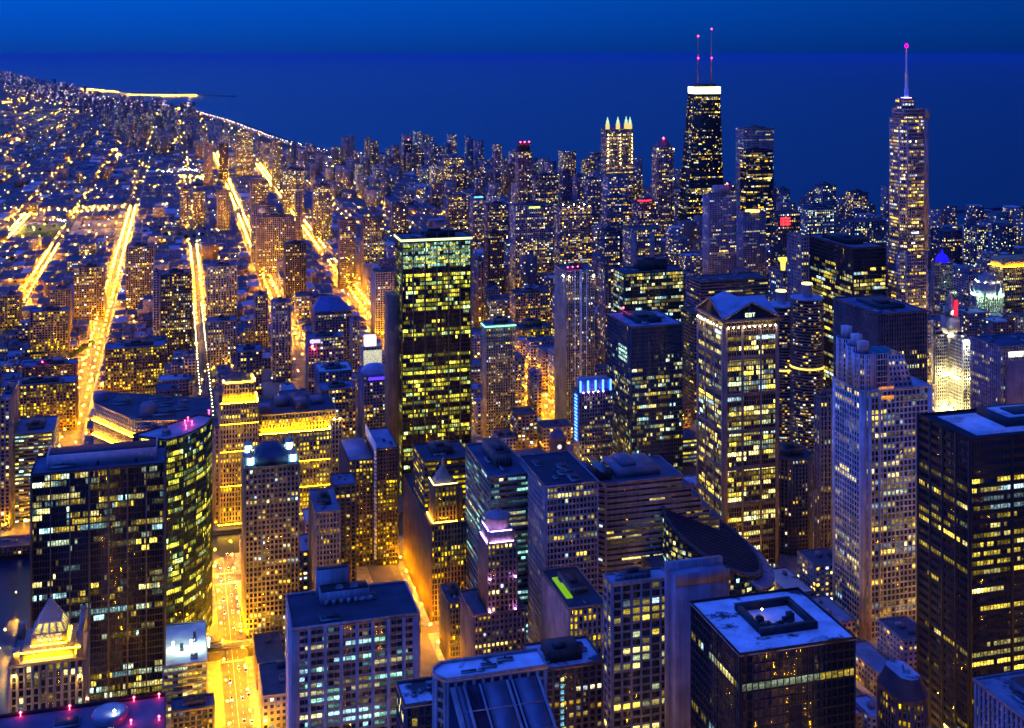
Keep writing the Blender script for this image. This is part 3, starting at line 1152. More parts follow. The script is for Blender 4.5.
# curved green glass tower behind it
a_, b_ = at(166, 441, 149), at(212, 418, 149)
mid = ((a_[0] + b_[0]) / 2 + 4, (a_[1] + b_[1]) / 2 - 6)
q1 = ((a_[0] * 2 + mid[0] * 2) / 4 + 1.5, (a_[1] + mid[1]) / 2 - 2)
q3 = ((b_[0] + mid[0]) / 2 + 1.5, (b_[1] + mid[1]) / 2 - 2)
poly = [a_, q1, mid, q3, b_, (b_[0] - 9, b_[1] + 8), (a_[0] - 22, a_[1] + 16)]
t, g, st, rng = generic("office_tower", "green glass tower with a curved front and slanting lit floors above the bright street", "office tower", poly, 149,
    S(curtain, wall=(.03, .04, .035), glass=GLASSG, bay=1.7, lit=.36, pal='green', gain=.9, seg=3, roof=(.3, .32, .36), corner=.4), many=True, house=0, units=4)
m = MB()
for i, (qx, qy) in enumerate(((185, 421), (188, 418), (192, 422), (186, 426), (209, 411))):
    p = at(qx, qy, 151.5)
    m.octa([(p[0], p[1], 151.9)], .5)
    m.tube((p[0], p[1], 149.2), (p[0], p[1], 151.6), .12, .12)
t.part("warning_light", m, REDL)

xs_, ys_ = at(-2, 549, 6)  # dark shed added in place of embankment strips, to darken the bright bank
generic("low_building", "low dark shed on the far river bank at the left edge", "building", rect(xs_ - 10, xs_ + 36, ys_, ys_ + 22), 6,
        S(flats, wall=(.16, .13, .12), lit=.1, roof=(.05, .05, .07)), house=0, units=3)

# low white-roofed building by the street
sp = spot(163, 668, 207, h=32, dep=56)
t, g, st, rng = box_tower("low_building", "low flat building with a pale flood-lit roof left of the golden street", "building",
    sp, S(ribbon, wall=(.45, .44, .36), lit=.85, pal='office', gain=.9, fl=4.2, roof=(.72, .76, .72)), many=True, house=0, units=3)
x0, x1, y0, y1, h = g
m = MB()
for i in range(3):
    m.octa([(x0 + 6 + i * 11, y0 + 20, h + 5.5)], .5)
    m.tube((x0 + 6 + i * 11, y0 + 20, h + .3), (x0 + 6 + i * 11, y0 + 20, h + 5), .12, .08)
t.part("roof_floodlight", m, emit("mercury_roof_glow", (.75, 1.0, .72), 330))
box_tower("low_building", "low dark building with white roof units in front of the pale flat roof", "building",
    spot(172, 713, 214, h=22, dep=14), S(flats, wall=(.12, .11, .11), lit=.1, roof=(.12, .12, .16)), house=3, units=5)

# four-lantern tower
sp = spot(245, 470, 299, yb=640, dep=36)
x0, x1, y0, y1, h = sp
t, g, st, rng = box_tower("office_tower", "granite tower with four glowing cyan lantern turrets on its roof corners", "office tower",
    sp, S(grid, wall=(.38, .31, .24), bay=2.9, fl=3.6, pf=.36, sf=.36, lit=.17, pal='office', roof=(.08, .08, .1), seg=1.4), many=True, house=0, units=0)
m = MB()
m.box(x0 + 8, x1 - 8, y0 + 4, y1 - 4, h + .3, h + 6)
m.prism(rect(x0 + 8, x1 - 8, y0 + 4, y1 - 4), h + 6, h + 11, 0, rect(x0 + 14, x1 - 14, y0 + 10, y1 - 10))
t.part("roof_ridge", m, roofn((.05, .06, .1)))
for (cx_, cyq) in ((x0 + 4, y0 + 4), (x1 - 4, y0 + 4), (x0 + 4, y1 - 4), (x1 - 4, y1 - 4)):
    m = MB()
    m.lathe(cx_, cyq, [(3.6, h + .3), (3.6, h + 2.2), (2.9, h + 2.4)], 8)
    m.lathe(cx_, cyq, [(3.5, h + 7.6), (3.6, h + 8.1), (2.4, h + 9.6), (.9, h + 11), (.25, h + 13.5)], 8)
    for i in range(8):
        a = 2 * pi * i / 8
        m.tube((cx_ + 3 * cos(a), cyq + 3 * sin(a), h + 2.3), (cx_ + 3 * cos(a), cyq + 3 * sin(a), h + 7.7), .25, .25)
    tu = t.part("turret", m, walln((.40, .42, .45)))
    m = MB()
    m.lathe(cx_, cyq, [(2.0, h + 2.5), (2.0, h + 7.4)], 8)
    t.part("lantern", m, emit("lantern_glow", (.30, .8, 1.0), 16.0), parent=tu)

# small buildings behind the ribbed slab
box_tower("office_building", "slim beige building with a blue roof recess right of the four-lantern tower", "office building",
    spot(316, 514, 340, yb=640, side=309), S(grid, wall=(.46, .38, .28), lit=.25, pal='gold', roof=(.2, .2, .26), bay=2.4, pf=.45), house=4)
box_tower("office_building", "dark narrow building with a flat blue roof behind the slim beige one", "office building",
    spot(335, 487, 356, yb=600, dep=26), S(flats, wall=(.09, .08, .08), lit=.06, roof=(.12, .14, .22)), house=0)

# slim tower with white striped balconies
sp = spot(377, 450, 398, yb=566, side=367)
t, g, st, rng = box_tower("apartment_tower", "slim apartment tower with a white raked roof wall and gold lit lower flats", "apartment tower",
    sp, S(flats, wall=(.12, .09, .08), glass=GLASSN, lit=.4, pal='gold', bay=2.6, roof=(.2, .24, .32), dark=((.72, 1.0),)), many=True, house=0, units=2)
x0, x1, y0, y1, h = g
m = MB()
m.box(x0 - 1.2, x0 - .6, y0 - 1, y1 + 1, h - 4, h + 5)
for i in range(28):
    m.box(x0 - 2.2, x0 - .55, y0 - 1.6, y0 + 2, 6 + i * 3.2, 7.6 + i * 3.2)
t.part("white_side_wall", m, WHITE)
m = MB()
m.box(x0 - 22, x0 - 2.4, y0 + 4, y1 + 6, 0, h - 8, 0)
m.box(x0 - 21.5, x0 - 2.6, y0 + 4.5, y1 + 5.5, h - 8, h - 7.6, 1)
lw = t.part("lower_wing", m, [walln((.13, .10, .09)), roofn((.2, .22, .3))])
wl_, gl_, ws_ = MB(), MB(), []
facade(wl_, gl_, ws_, rect(x0 - 22.4, x0 - 2.5, y0 + 3.4, y1 + 6), 0, h - 8.4, dict(BASE, **S(flats, wall=(.13, .1, .09), lit=.35, pal='gold', bay=2.8)), rng)
t.part("wing_facade", wl_, walln((.13, .10, .09)))
t.part("wing_glazing", gl_, GLASSN)
t.windows(ws_, False)
claim(rect(x0 - 23, x0, y0, y1 + 6), h)

# golden art-deco block with pinnacle
sp = spot(431, 526, 467, yb=622, side=404)
x0, x1, y0, y1, h = sp
t, g, st, rng = box_tower("office_tower", "brown art deco block with gold lamps along its setback and a lit pinnacle", "office tower",
    sp, S(piers, wall=(.26, .16, .08), lit=.22, pal='gold', bay=2.4, roof=(.06, .05, .05), seg=1.5), many=True, house=0, units=0)
m = MB()
w_, d_ = x1 - x0, y1 - y0
cx_, cyq = x0 + 12, y0 + 14
m.box(cx_ - 8, cx_ + 8, y0 + 6, y0 + 22, h + .3, h + 26)
m.box(cx_ - 9, cx_ + 9, y0 + 5, y0 + 23, h + 26, h + 27.2)
m.box(x0 + 22, x1 - 1, y0 + 8, y1 - 4, h + .3, h + 20)
t.part("upper_tower", m, walln((.28, .18, .09)))
wl_, gl_, ws_ = MB(), MB(), []
facade(wl_, gl_, ws_, rect(cx_ - 8.4, cx_ + 8.4, y0 + 5.6, y0 + 22.4), h + .5, h + 25.5, dict(BASE, **S(piers, wall=(.28, .18, .09), lit=.3, pal='gold', bay=2.6)), rng)
t.part("upper_facade", wl_, walln((.28, .18, .09)))
t.part("upper_glazing", gl_, GLASSN)
t.windows(ws_, False)
m = MB()
m.prism(rect(cx_ - 6.5, cx_ + 6.5, y0 + 7.5, y0 + 20.5), h + 27.6, h + 38, 0, rect(cx_ - 1.4, cx_ + 1.4, y0 + 12.6, y0 + 15.4))
m.lathe(cx_, y0 + 14, [(1.3, h + 38), (1.3, h + 42), (.3, h + 45)], 8)
t.part("pinnacle", m, walln((.4, .36, .3)))
flood(t, [((cx_ - 8.6, y0 + 5.3), (cx_ + 8.6, y0 + 5.3)), ((cx_ - 8.8, y0 + 5.4), (cx_ - 8.8, y0 + 22.6))], h + 27.4, emit("lemon_ledge_glow", (1, .8, .2), 9))
flood(t, [((x0 + 2, y0 + 2), (x0 + 20, y0 + 2)), ((x0 + 24, y0 + 4), (x1 - 2, y0 + 4)), ((x0 + 2, y0 + 4), (x0 + 2, y0 + 24))], h + 1.0, emit("amber_ledge_glow", (1, .5, .02), 45))
# dark modern block behind it
box_tower("office_building", "long low dark roofed office block behind the brown pinnacle tower", "office building",
    spot(424, 462, 470, Y=905, dep=40), S(ribbon, wall=(.16, .14, .12), lit=.4, pal='gold', roof=(.05, .05, .08)), house=5)

# teal ribbon-window building
sp = spot(490, 478, 530, h=125, side=466)
box_tower("office_tower", "office tower with teal lit ribbon floors behind the violet crowned tower", "office tower",
    sp, S(ribbon, wall=(.30, .33, .32), glass=GLASSG, lit=.45, pal='teal', gain=.55, roof=(.06, .07, .12), seg=4), many=True, house=9, units=5)

# white grid tower
t, g, st, rng = box_tower("office_tower", "square office tower in a fine pale grid with a lit band of floors", "office tower",
    spot(546, 488, 598, h=130, side=519.5), S(grid, wall=(.46, .42, .46), bay=2.5, fl=3.9, pf=.24, sf=.30, pd=.5, sd=.45, lit=.15, pal='office', gain=.8, seg=2, roof=(.035, .035, .05), full=((.775, .80), (.735, .76))), many=True, house=0, units=7)

# stepped ribbon building
sp = spot(599, 485, 690, Y=800, dep=45)
x0, x1, y0, y1, h = sp
x1 = solve(lambda q_: px(q_, y0, h)[0] - 683, x0, x0 + 300)
steps = [(0, h), (7, h - 8), (14, h - 16), (21, h - 24), (28, h - 32)]
t = Thing("office_building", "stepped office block with pale ribbon floors widening downwards to the right", "office building", ((x0 + x1) / 2, (y0 + y1) / 2))
rng = np.random.default_rng(41)
wall, glass, roof, wins = MB(), MB(), MB(), []
stt = dict(BASE, **S(ribbon, wall=(.42, .38, .42), lit=.13, gain=.6, seg=5, fl=3.9, sf=.55))
zl = 0
for k_, (ex, zt) in enumerate(reversed(steps)):
    poly = [(x0 + 5, y0), (x1 + ex, y0), (x1 + ex, y1), (x0, y1), (x0, y0 + 6)]
    facade(wall, glass, wins, poly, zl, zt, stt, rng)
    roof_deck(roof, poly, zt, .35, 1.0)
    zl = zt + .3
m = MB()
m.box(x0 + 16, x1 - 14, y0 + 8, y1 - 6, h + .3, h + 6, 0)
m.box(x0 + 22, x1 - 30, y0 + 14, y1 - 10, h + 6, h + 9, 0)
m.box(x0 + 3, x0 + 12, y0 + 7, y1 - 10, h + .3, h + 8, 1)
t.part("facade", wall, walln(stt['wall']))
t.part("glazing", glass, GLASS)
t.part("roof", roof, [walln(stt['wall']), roofn((.07, .08, .12))])
t.part("mechanical_penthouse", m, [roofn((.16, .17, .2)), GLASSG])
t.windows(wins, True)
claim(rect(x0, x1 + 30, y0, y1), h)

# violet crowned tower
sp = spot(487, 545, 517, h=105, dep=22)
x0, x1, y0, y1, h = sp
bx0, bx1, by0, by1 = x0 - 9, x1 + 5, y0 - 2, y1 + 12
t, g, st, rng = generic("office_tower", "brown stepped tower with a violet flood-lit crown and round cap", "office tower", rect(bx0, bx1, by0, by1), 62,
    S(grid, wall=(.30, .20, .16), bay=2.7, fl=3.5, pf=.4, sf=.4, lit=.14, pal='home', roof=(.1, .08, .1)), many=True, house=0, units=0)
wl_, gl_, ws_ = MB(), MB(), []
facade(wl_, gl_, ws_, rect(x0, x1, y0, y1), 62.3, h, dict(BASE, **S(grid, wall=(.30, .21, .18), bay=2.7, fl=3.5, pf=.4, sf=.34, lit=.08)), rng)
t.part("shaft_facade", wl_, walln((.30, .21, .18)))
t.part("shaft_glazing", gl_, GLASSN)
t.windows(ws_, False)
cx_, cyq = (x0 + x1) / 2, (y0 + y1) / 2
rr = (x1 - x0) / 2
m = MB()
m.box(x0 + 1.2, x1 - 1.2, y0 + 1.2, y1 - 1.2, h + .1, h + 7)
m.lathe(cx_, cyq, [(rr * .78, h + 7), (rr * .78, h + 13), (rr * .9, h + 13.4), (rr * .86, h + 14.2), (rr * .55, h + 15.4), (rr * .3, h + 17), (.4, h + 18), (.15, h + 30)], 16)
t.part("crown", m, walln((.40, .33, .36)))
flood(t, [((x0 + 2, y0 + .6), (x1 - 2, y0 + .6)), ((x0 + .6, y0 + 2), (x0 + .6, y1 - 2))], h + .6, PURPLE, w=.3, hgt=.2)
flood(t, [((x0 + 3, y0 + 1.8), (x1 - 3, y0 + 1.8)), ((x0 + 1.8, y0 + 3), (x0 + 1.8, y1 - 3))], h + 7.2, PURPLE, w=.3, hgt=.2)
m = MB()
for cx2 in (x0 + 1.5, x1 - 1.5):
    for z_ in (63.5, 84):
        m.octa([(cx2, y0 - 1.6, z_)], .5)
t.part("spot_lamp", m, emit("violet_spot_glow", (.7, .3, 1.0), 130))

# dark building left of it and the round tank building
box_tower("office_building", "narrow dark roofed building between the golden street and the violet crowned tower", "office building",
    spot(449, 604, 465, yb=668, side=440), S(grid, wall=(.16, .12, .09), lit=.35, pal='gold', bay=2.2, roof=(.08, .08, .1)), house=4)

# low block with gold lit wall right of the green roof terrace
sp = spot(660, 577, 690, h=60, side=620)
t, g, st, rng = box_tower("office_building", "low dark roofed block with a golden lit west wall below the stepped building", "office building",
    sp, S(grid, wall=(.36, .27, .16), lit=.5, pal='gold', bay=3.0, roof=(.07, .08, .12)), house=0, units=0)
x0, x1, y0, y1, h = g
flood(t, [((x0 - 3, y0 + 4), (x0 - 3, y1 - 4))], 8, emit("amber_wall_wash", (1, .55, .05), 30))

# sliced round atrium building
ccx, ccy = at(712, 544, 70)
R_ = 34.0
t = Thing("atrium_building", "round glass building with a big dark slanting elliptical roof", "building", (ccx, ccy))
seg = 48
slope = lambda x, y: 75 - 0.47 * (x - ccx) + 0.30 * (y - ccy)
V, F = [], []
rim = [(ccx + R_ * cos(2 * pi * i / seg), ccy + R_ * sin(2 * pi * i / seg)) for i in range(seg)]
wl_ = MB()
gl_ = MB()
V = [(x, y, 0) for x, y in rim] + [(x, y, slope(x, y)) for x, y in rim]
gl_.faces(V, [[i, (i + 1) % seg, seg + (i + 1) % seg, seg + i] for i in range(seg)])
ro = MB()
inner = [(ccx + (R_ - 1.5) * cos(2 * pi * i / seg), ccy + (R_ - 1.5) * sin(2 * pi * i / seg)) for i in range(seg)]
ro.ngon([(x, y, slope(x, y) - .4) for x, y in inner], 0)
outr = [(ccx + (R_ + .8) * cos(2 * pi * i / seg), ccy + (R_ + .8) * sin(2 * pi * i / seg)) for i in range(seg)]
for i in range(seg):
    j = (i + 1) % seg
    ro.hexa([[(*outr[i], slope(*outr[i]) - 1.2), (*outr[j], slope(*outr[j]) - 1.2), (*inner[j], slope(*inner[j]) - 1.2), (*inner[i], slope(*inner[i]) - 1.2),
              (*outr[i], slope(*outr[i]) + .8), (*outr[j], slope(*outr[j]) + .8), (*inner[j], slope(*inner[j]) + .8), (*inner[i], slope(*inner[i]) + .8)]], 1)
for a in np.linspace(-.9, .9, 15):
    hx = sqrt(max(0, 1 - a * a)) * (R_ - 2)
    p0_, p1_ = (ccx - hx, ccy + a * (R_ - 2)), (ccx + hx, ccy + a * (R_ - 2))
    ro.tube((*p0_, slope(*p0_)), (*p1_, slope(*p1_)), .22, .22, 4, 1)
Q, C = [], []
rng = np.random.default_rng(9)
for i in range(seg):
    j = (i + 1) % seg
    for f_ in range(22):
        z_ = f_ * 4.0
        zm = min(slope(*rim[i]), slope(*rim[j])) - 2
        wl_.hexa([[(*outr[i], z_), (*outr[j], z_), (*inner[j], z_), (*inner[i], z_), (*outr[i], z_ + .5), (*outr[j], z_ + .5), (*inner[j], z_ + .5), (*inner[i], z_ + .5)]]) if z_ + 1 < zm else None
        for s_ in range(2):
            if z_ + 3.8 < zm and rng.random() < .5:
                A_ = np.array(rim[i]) * (1 - s_ / 2) + np.array(rim[j]) * s_ / 2
                B_ = np.array(rim[i]) * (1 - (s_ + 1) / 2) + np.array(rim[j]) * (s_ + 1) / 2
                o_ = (A_ - np.array((ccx, ccy))) / R_ * .15
                Q.append([(*(A_ + o_), z_ + .7), (*(B_ + o_), z_ + .7), (*(B_ + o_), z_ + 3.2), (*(A_ + o_), z_ + 3.2)])
                C.append(lit_colours(rng, 1, dict(BASE, pal='cool', gain=.9))[0])
sk, skg = MB(), MB()
for i in range(20):                                  # the lower glass skirt round the north-east side
    a0_, a1_ = radians(-70 + i * 7.5), radians(-70 + (i + 1) * 7.5)
    pt_ = lambda a, rr2: (ccx + rr2 * cos(a), ccy + rr2 * sin(a))
    A0, A1, B0, B1, C0, C1 = pt_(a0_, R_ + .9), pt_(a1_, R_ + .9), pt_(a0_, R_ + 9), pt_(a1_, R_ + 9), pt_(a0_, R_ + 15), pt_(a1_, R_ + 15)
    z0_, z1_ = slope(*pt_(a0_, R_)) - 3, slope(*pt_(a1_, R_)) - 3
    sk.hexa([[(*A0, z0_ - .8), (*B0, z0_ - 3.8), (*B1, z1_ - 3.8), (*A1, z1_ - .8), (*A0, z0_), (*B0, z0_ - 3), (*B1, z1_ - 3), (*A1, z1_)]])
    skg.quads([[(*C0, 0), (*C1, 0), (*B1, z1_ - 3.8), (*B0, z0_ - 3.8)]])
    for f_ in range(9):
        f0_, f1_ = (f_ + .15) / 9, (f_ + .75) / 9
        if rng.random() < .5:
            q0 = [np.array((*C0, 0)) * (1 - f) + np.array((*B0, z0_ - 3.8)) * f for f in (f0_, f1_)]
            q1b = [np.array((*C1, 0)) * (1 - f) + np.array((*B1, z1_ - 3.8)) * f for f in (f0_, f1_)]
            o2 = np.array((cos(a0_), sin(a0_), .2)) * .15
            Q.append([q0[0] + o2, q1b[0] + o2, q1b[1] + o2, q0[1] + o2])
            C.append(lit_colours(rng, 1, dict(BASE, pal='cool', gain=.9))[0])
t.part("skirt_roof", sk, roofn((.14, .17, .26)))
t.part("skirt_glazing", skg, GLASSG)
t.part("glazing", gl_, GLASSG)
t.part("facade", wl_, walln((.10, .12, .14)))
t.part("roof", ro, [roofn((.012, .014, .03)), walln((.05, .06, .09))])
t.windows([(np.array(Q), np.array(C), np.linalg.norm(np.array(Q).mean(axis=1) - np.array((0, 0, CAMZ)), axis=1))], False)
claim(rect(ccx - 34, ccx + 40, ccy - 34, ccy + 42), 100)

# --- right middle -----------------------------------------------------------------
# tall blue-lit tower with stepped turrets
sp = spot(862, 393, 932, yb=640, side=833)
x0, x1, y0, y1, hb = sp
t, g, st, rng = box_tower("office_tower", "tall pale tower with blue turrets and a stepped shoulder beside the huge black tower", "office tower",
    sp, S(grid, wall=(.80, .76, .84), glass=GLASS, bay=3.4, fl=4.1, pf=.26, sf=.26, lit=.22, pal='office', seg=4, roof=(.45, .46, .5), full=((.12, .15), (.45, .47), (.62, .64), (.28, .30)), corner=3.0), many=True, house=0, units=0, litmul={3: .75})
w_, d_ = x1 - x0, y1 - y0
m = MB()
m.box(x0 + 4.0, x0 + 6.0, y0 - 3.2, y0 - .6, 0, hb - 2)
m.box(x0 + 13.0, x0 + 14.0, y0 - 2.2, y0 - .6, 0, hb - 2)
t.part("front_pier", m, walln((.72, .64, .68)))
top = hb + 34
ws_ = []
wl_, gl_ = MB(), MB()
for i, (ya, zt_) in enumerate(((y0 + 6, 26), (y0 + d_ * .38, 29), (y0 + d_ * .72, 32))):
    cx_, cyq, r_ = x0 + 7, ya + 4, 7.0
    pl = [(cx_ + r_ * cos(2 * pi * k_ / 10), cyq + r_ * sin(2 * pi * k_ / 10)) for k_ in range(10)]
    facade(wl_, gl_, ws_, pl, hb + .3, hb + zt_, dict(BASE, **S(grid, wall=(.82, .82, .92), bay=2.4, lit=.02, pf=.3, sf=.3)), rng)
    wl_.box(cx_ - 3, cx_ + 3, cyq - 3, cyq + 3, hb + zt_, hb + zt_ + 8)
t.part("turret", wl_, walln((.82, .82, .92)))
t.part("turret_glazing", gl_, GLASSB)
wl_, gl_ = MB(), MB()
m = rect(x0 + 14, x0 + w_ * .44, y0 + 6, y1 - 3)
facade(wl_, gl_, ws_, m, hb + .3, hb + 25, dict(BASE, **S(curtain, wall=(.2, .22, .3), lit=.03, bay=2.2)), rng)
m = rect(x0 + w_ * .45, x0 + w_ * .78, y0 + 5, y1 - 3)
facade(wl_, gl_, ws_, m, hb + .3, hb + 23, dict(BASE, **S(grid, wall=(.82, .82, .92), bay=3.8, fl=3.9, pf=.44, sf=.44, lit=.02)), rng, top=rect(x0 + w_ * .45, x0 + w_ * .68, y0 + 8, y1 - 6))
t.part("upper_facade", wl_, walln((.82, .82, .92)))
t.part("upper_glazing", gl_, GLASSB)
m = MB()
m.quads([[(x0 + 13, y0 - .7, hb - 6), (x0 + 25, y0 - .7, hb - 6), (x0 + 25, y0 - .7, hb - 3), (x0 + 13, y0 - .7, hb - 3)],
         [(x0 + 13, y0 - .7, hb + 1.2), (x0 + 25, y0 - .7, hb + 1.2), (x0 + 25, y0 - .7, hb + 3.6), (x0 + 13, y0 - .7, hb + 3.6)]], 0, [(.8, .28, .05), (.6, .2, .08)])
t.part("amber_window", m, WIN)
t.windows(ws_, False)

box_tower("office_tower", "slim beige tower with vertical ribs directly left of the tall pale turreted tower", "office tower",
    spot(820, 398, 842, Y=880, side=815), S(piers, wall=(.44, .36, .32), bay=3.4, lit=.12, pal='office'), many=True, house=6)
# octagonal hotel-like block
sp = spot(782, 462, 818, Y=905, dep=34)
x0, x1, y0, y1, h = sp
q_ = 9
poly = [(x0 + q_, y0), (x1 - q_, y0), (x1, y0 + q_), (x1, y1 - q_), (x1 - q_, y1), (x0 + q_, y1), (x0, y1 - q_), (x0, y0 + q_)]
generic("apartment_tower", "eight-sided beige tower with a dark roof in front of the round balcony towers", "apartment tower", poly, h, S(flats, wall=(.40, .30, .24), lit=.07, pal='home', roof=(.05, .05, .07), bay=3.0, fl=3.3, pf=.42), many=True, house=6, units=3)

# pedimented tower
sp = spot(724, 322, 778, Y=880, side=698)
x0, x1, y0, y1, h = sp
t, g, st, rng = box_tower("office_tower", "granite tower with blue gabled pediment roofs and a row of bright lamps under the eaves", "office tower",
    sp, S(curtain, wall=(.26, .20, .20), glass=GLASSN, bay=2.1, fl=4.0, pf=.16, sf=.18, pd=.3, lit=.46, pal='office', gain=1.3, seg=4, roof=(.1, .12, .2)), many=True, house=0, units=0)
w_, d_ = x1 - x0, y1 - y0
m = MB()
for (f0, f1) in ((0, .05), (.32, .335), (.665, .68), (.95, 1)):
    m.box(x0 + w_ * f0 - .5, x0 + w_ * f1 + .5, y0 - 1.1, y0 - .4, 0, h - 5)
    m.box(x0 - 1.1, x0 - .4, y0 + d_ * f0 - .5, y0 + d_ * f1 + .5, 0, h - 5)
for k_ in range(1, 7):
    z_ = h * k_ / 7 - 2
    m.box(x0 - .8, x1 + .8, y0 - .8, y0 - .39, z_, z_ + 3.2)
    m.box(x0 - .8, x0 - .39, y0 + 1, y1 + .8, z_, z_ + 3.2)
m.box(x0 - 1.4, x1 + 1.4, y0 - 1.4, y1 + 1.4, h - 1, h + 1.7)
t.part("granite_pier", m, walln((.30, .22, .21)))
m = MB()
gz = h + 1.7
rz = gz + 12.5
xm, ym = (x0 + x1) / 2, (y0 + y1) / 2
for s in (0, 1):
    pass
E = [(x0 - 1, y0 - 1), (x1 + 1, y0 - 1), (x1 + 1, y1 + 1), (x0 - 1, y1 + 1)]
R = [(xm, y0 - .5), (x1 + .5, ym), (xm, y1 + .5), (x0 - .5, ym)]
V = [(*p, gz) for p in E] + [(*p, rz) for p in R] + [(xm, ym, rz)]
m.faces(V, [[0, 4, 8, 7], [4, 1, 5, 8], [8, 5, 2, 6], [7, 8, 6, 3]], 0)
t.part("gable_roof", m, roofn((.30, .33, .42)))
m = MB()
m.faces(V, [[0, 1, 4], [1, 2, 5], [2, 3, 6], [3, 0, 7]], 0)
t.part("pediment", m, GLASS)
m = MB()
m.tube((x0 - 1, y0 - 1.2, gz + .3), (xm, y0 - 1.0, rz + .3), .8, .8)
m.tube((x1 + 1, y0 - 1.2, gz + .3), (xm, y0 - 1.0, rz + .3), .8, .8)
m.tube((x0 - 1.2, y0 - 1, gz + .3), (x0 - 1.0, ym, rz + .3), .8, .8)
m.tube((x0 - 1.2, y1 + 1, gz + .3), (x0 - 1.0, ym, rz + .3), .8, .8)
t.part("pediment_edge", m, walln((.46, .36, .36)))
for k_ in range(10):
    m = MB()
    m.octa([(x0 + 3 + (w_ - 6) * k_ / 9, y0 - 1.7, h - 4.6)], .62)
    t.part("eave_lamp", m, emit("warm_eave_lamp", (1.0, .72, .3), 70))
for k_ in range(8):
    m = MB()
    m.octa([(x0 - 1.7, y0 + 3 + (d_ - 6) * k_ / 7, h - 4.6)], .62)
    t.part("eave_lamp", m, emit("warm_eave_lamp", (1.0, .72, .3), 70))


def letters(text, sx, sy, sz, cw, ch, th, depth):
    """Block letters made of bars in the plane y = sy."""
    G = {'E': [(0, 0, 0, 1), (0, 0, 1, 0), (0, .5, .8, .5), (0, 1, 1, 1)], 'B': [(0, 0, 0, 1), (0, 0, .9, 0), (0, .5, .9, .5), (0, 1, .9, 1), (.9, 0, .9, 1)],
         'T': [(.5, 0, .5, 1), (0, 1, 1, 1)], 'I': [(.5, 0, .5, 1)], 'M': [(0, 0, 0, 1), (1, 0, 1, 1), (0, 1, .5, .5), (.5, .5, 1, 1)]}
    mb = MB()
    for i, c in enumerate(text):
        for (a, b, c2, d) in G[c]:
            ox = sx + i * cw * 1.4
            mb.tube((ox + a * cw, sy, sz + b * ch), (ox + c2 * cw, sy, sz + d * ch), th, th, 4)
    return mb


t.part("sign_letters", letters("EBT", xm - 5.5, y0 - 1.5, gz + 1.6, 2.1, 2.6, .36, .3), emit("sign_letter_glow", (.75, 1.0, .6), 1.3))

# round twin balcony towers
for i, (xx, Yq, yt_) in enumerate(((807, 1110, 297), (781, 1136, 304))):
    lab = ("round balcony tower with a lit crown ring in front of its twin", "round balcony tower partly hidden behind the gabled granite tower")[i]
    r_ = ray(xx, yt_)
    h = CAMZ + r_[2] * Yq / r_[1]
    cxx, cyy_ = at(xx, yt_, h)
    R_ = 17.0
    t = Thing("apartment_tower", lab, "apartment tower", (cxx, cyy_))
    rng = np.random.default_rng(50 + i)
    core, fl_ = MB(), MB()
    core.lathe(cxx, cyy_, [(R_ - 3.2, 0), (R_ - 3.2, h - 1)], 32)
    Q, C = [], []
    nfl = int(h / 3.0)
    for f_ in range(1, nfl):
        z_ = f_ * 3.0
        rr_ = []
        V, F = [], []
        for k_ in range(64):
            a_ = 2 * pi * k_ / 64
            rad = R_ - .9 + .9 * abs(cos(a_ * 8))
            V += [(cxx + rad * cos(a_), cyy_ + rad * sin(a_), z_), (cxx + rad * cos(a_), cyy_ + rad * sin(a_), z_ + .9)]
        for k_ in range(64):
            q_ = (k_ + 1) % 64
            F.append([2 * k_, 2 * q_, 2 * q_ + 1, 2 * k_ + 1])
        fl_.faces(V, F)
        fl_.ngon([V[2 * k_ + 1] for k_ in range(64)])
        for k_ in range(32):
            a_, b_ = 2 * pi * k_ / 32, 2 * pi * (k_ + .8) / 32
            if sin(a_) < .4 and rng.random() < (.20 if f_ > 20 else .5):
                q1_ = R_ - 3.0
                Q.append([(cxx + q1_ * cos(a_), cyy_ + q1_ * sin(a_), z_ + 1.0), (cxx + q1_ * cos(b_), cyy_ + q1_ * sin(b_), z_ + 1.0), (cxx + q1_ * cos(b_), cyy_ + q1_ * sin(b_), z_ + 2.7), (cxx + q1_ * cos(a_), cyy_ + q1_ * sin(a_), z_ + 2.7)])
                C.append(lit_colours(rng, 1, dict(BASE, pal='home', gain=1.1))[0])
    t.part("glazing", core, GLASSN)
    t.part("balconies", fl_, walln((.34, .26, .24)))
    m = MB()
    m.lathe(cxx, cyy_, [(R_ - .2, h - 1), (R_ - .2, h), (R_ - 2, h + .5)], 32)
    m.lathe(cxx, cyy_, [(5.0, h + .5), (5.0, h + 12), (5.8, h + 12.2), (5.8, h + 13)], 20)
    t.part("roof", m, roofn((.32, .34, .42)))
    t.windows([(np.array(Q), np.array(C), np.linalg.norm(np.array(Q).mean(axis=1) - np.array((0, 0, CAMZ)), axis=1))], False)
    m = MB()
    m.lathe(cxx, cyy_, [(5.3, h + 13.1), (5.3, h + 14.3)], 20)
    t.part("crown_light", m, emit("crown_ring_glow", (1.0, .78, .2), 3.2))
    m = MB()
    m.lathe(cxx, cyy_, [(R_ + .12, h * .58), (R_ + .12, h * .58 + 1.0)], 40)
    t.part("ring_light", m, emit("belt_ring_glow", (1.0, .62, .1), 1.6))
    claim(rect(cxx - R_, cxx + R_, cyy_ - R_, cyy_ + R_), h)
    LAND.append((cxx, cyy_, h, "round balcony towers"))

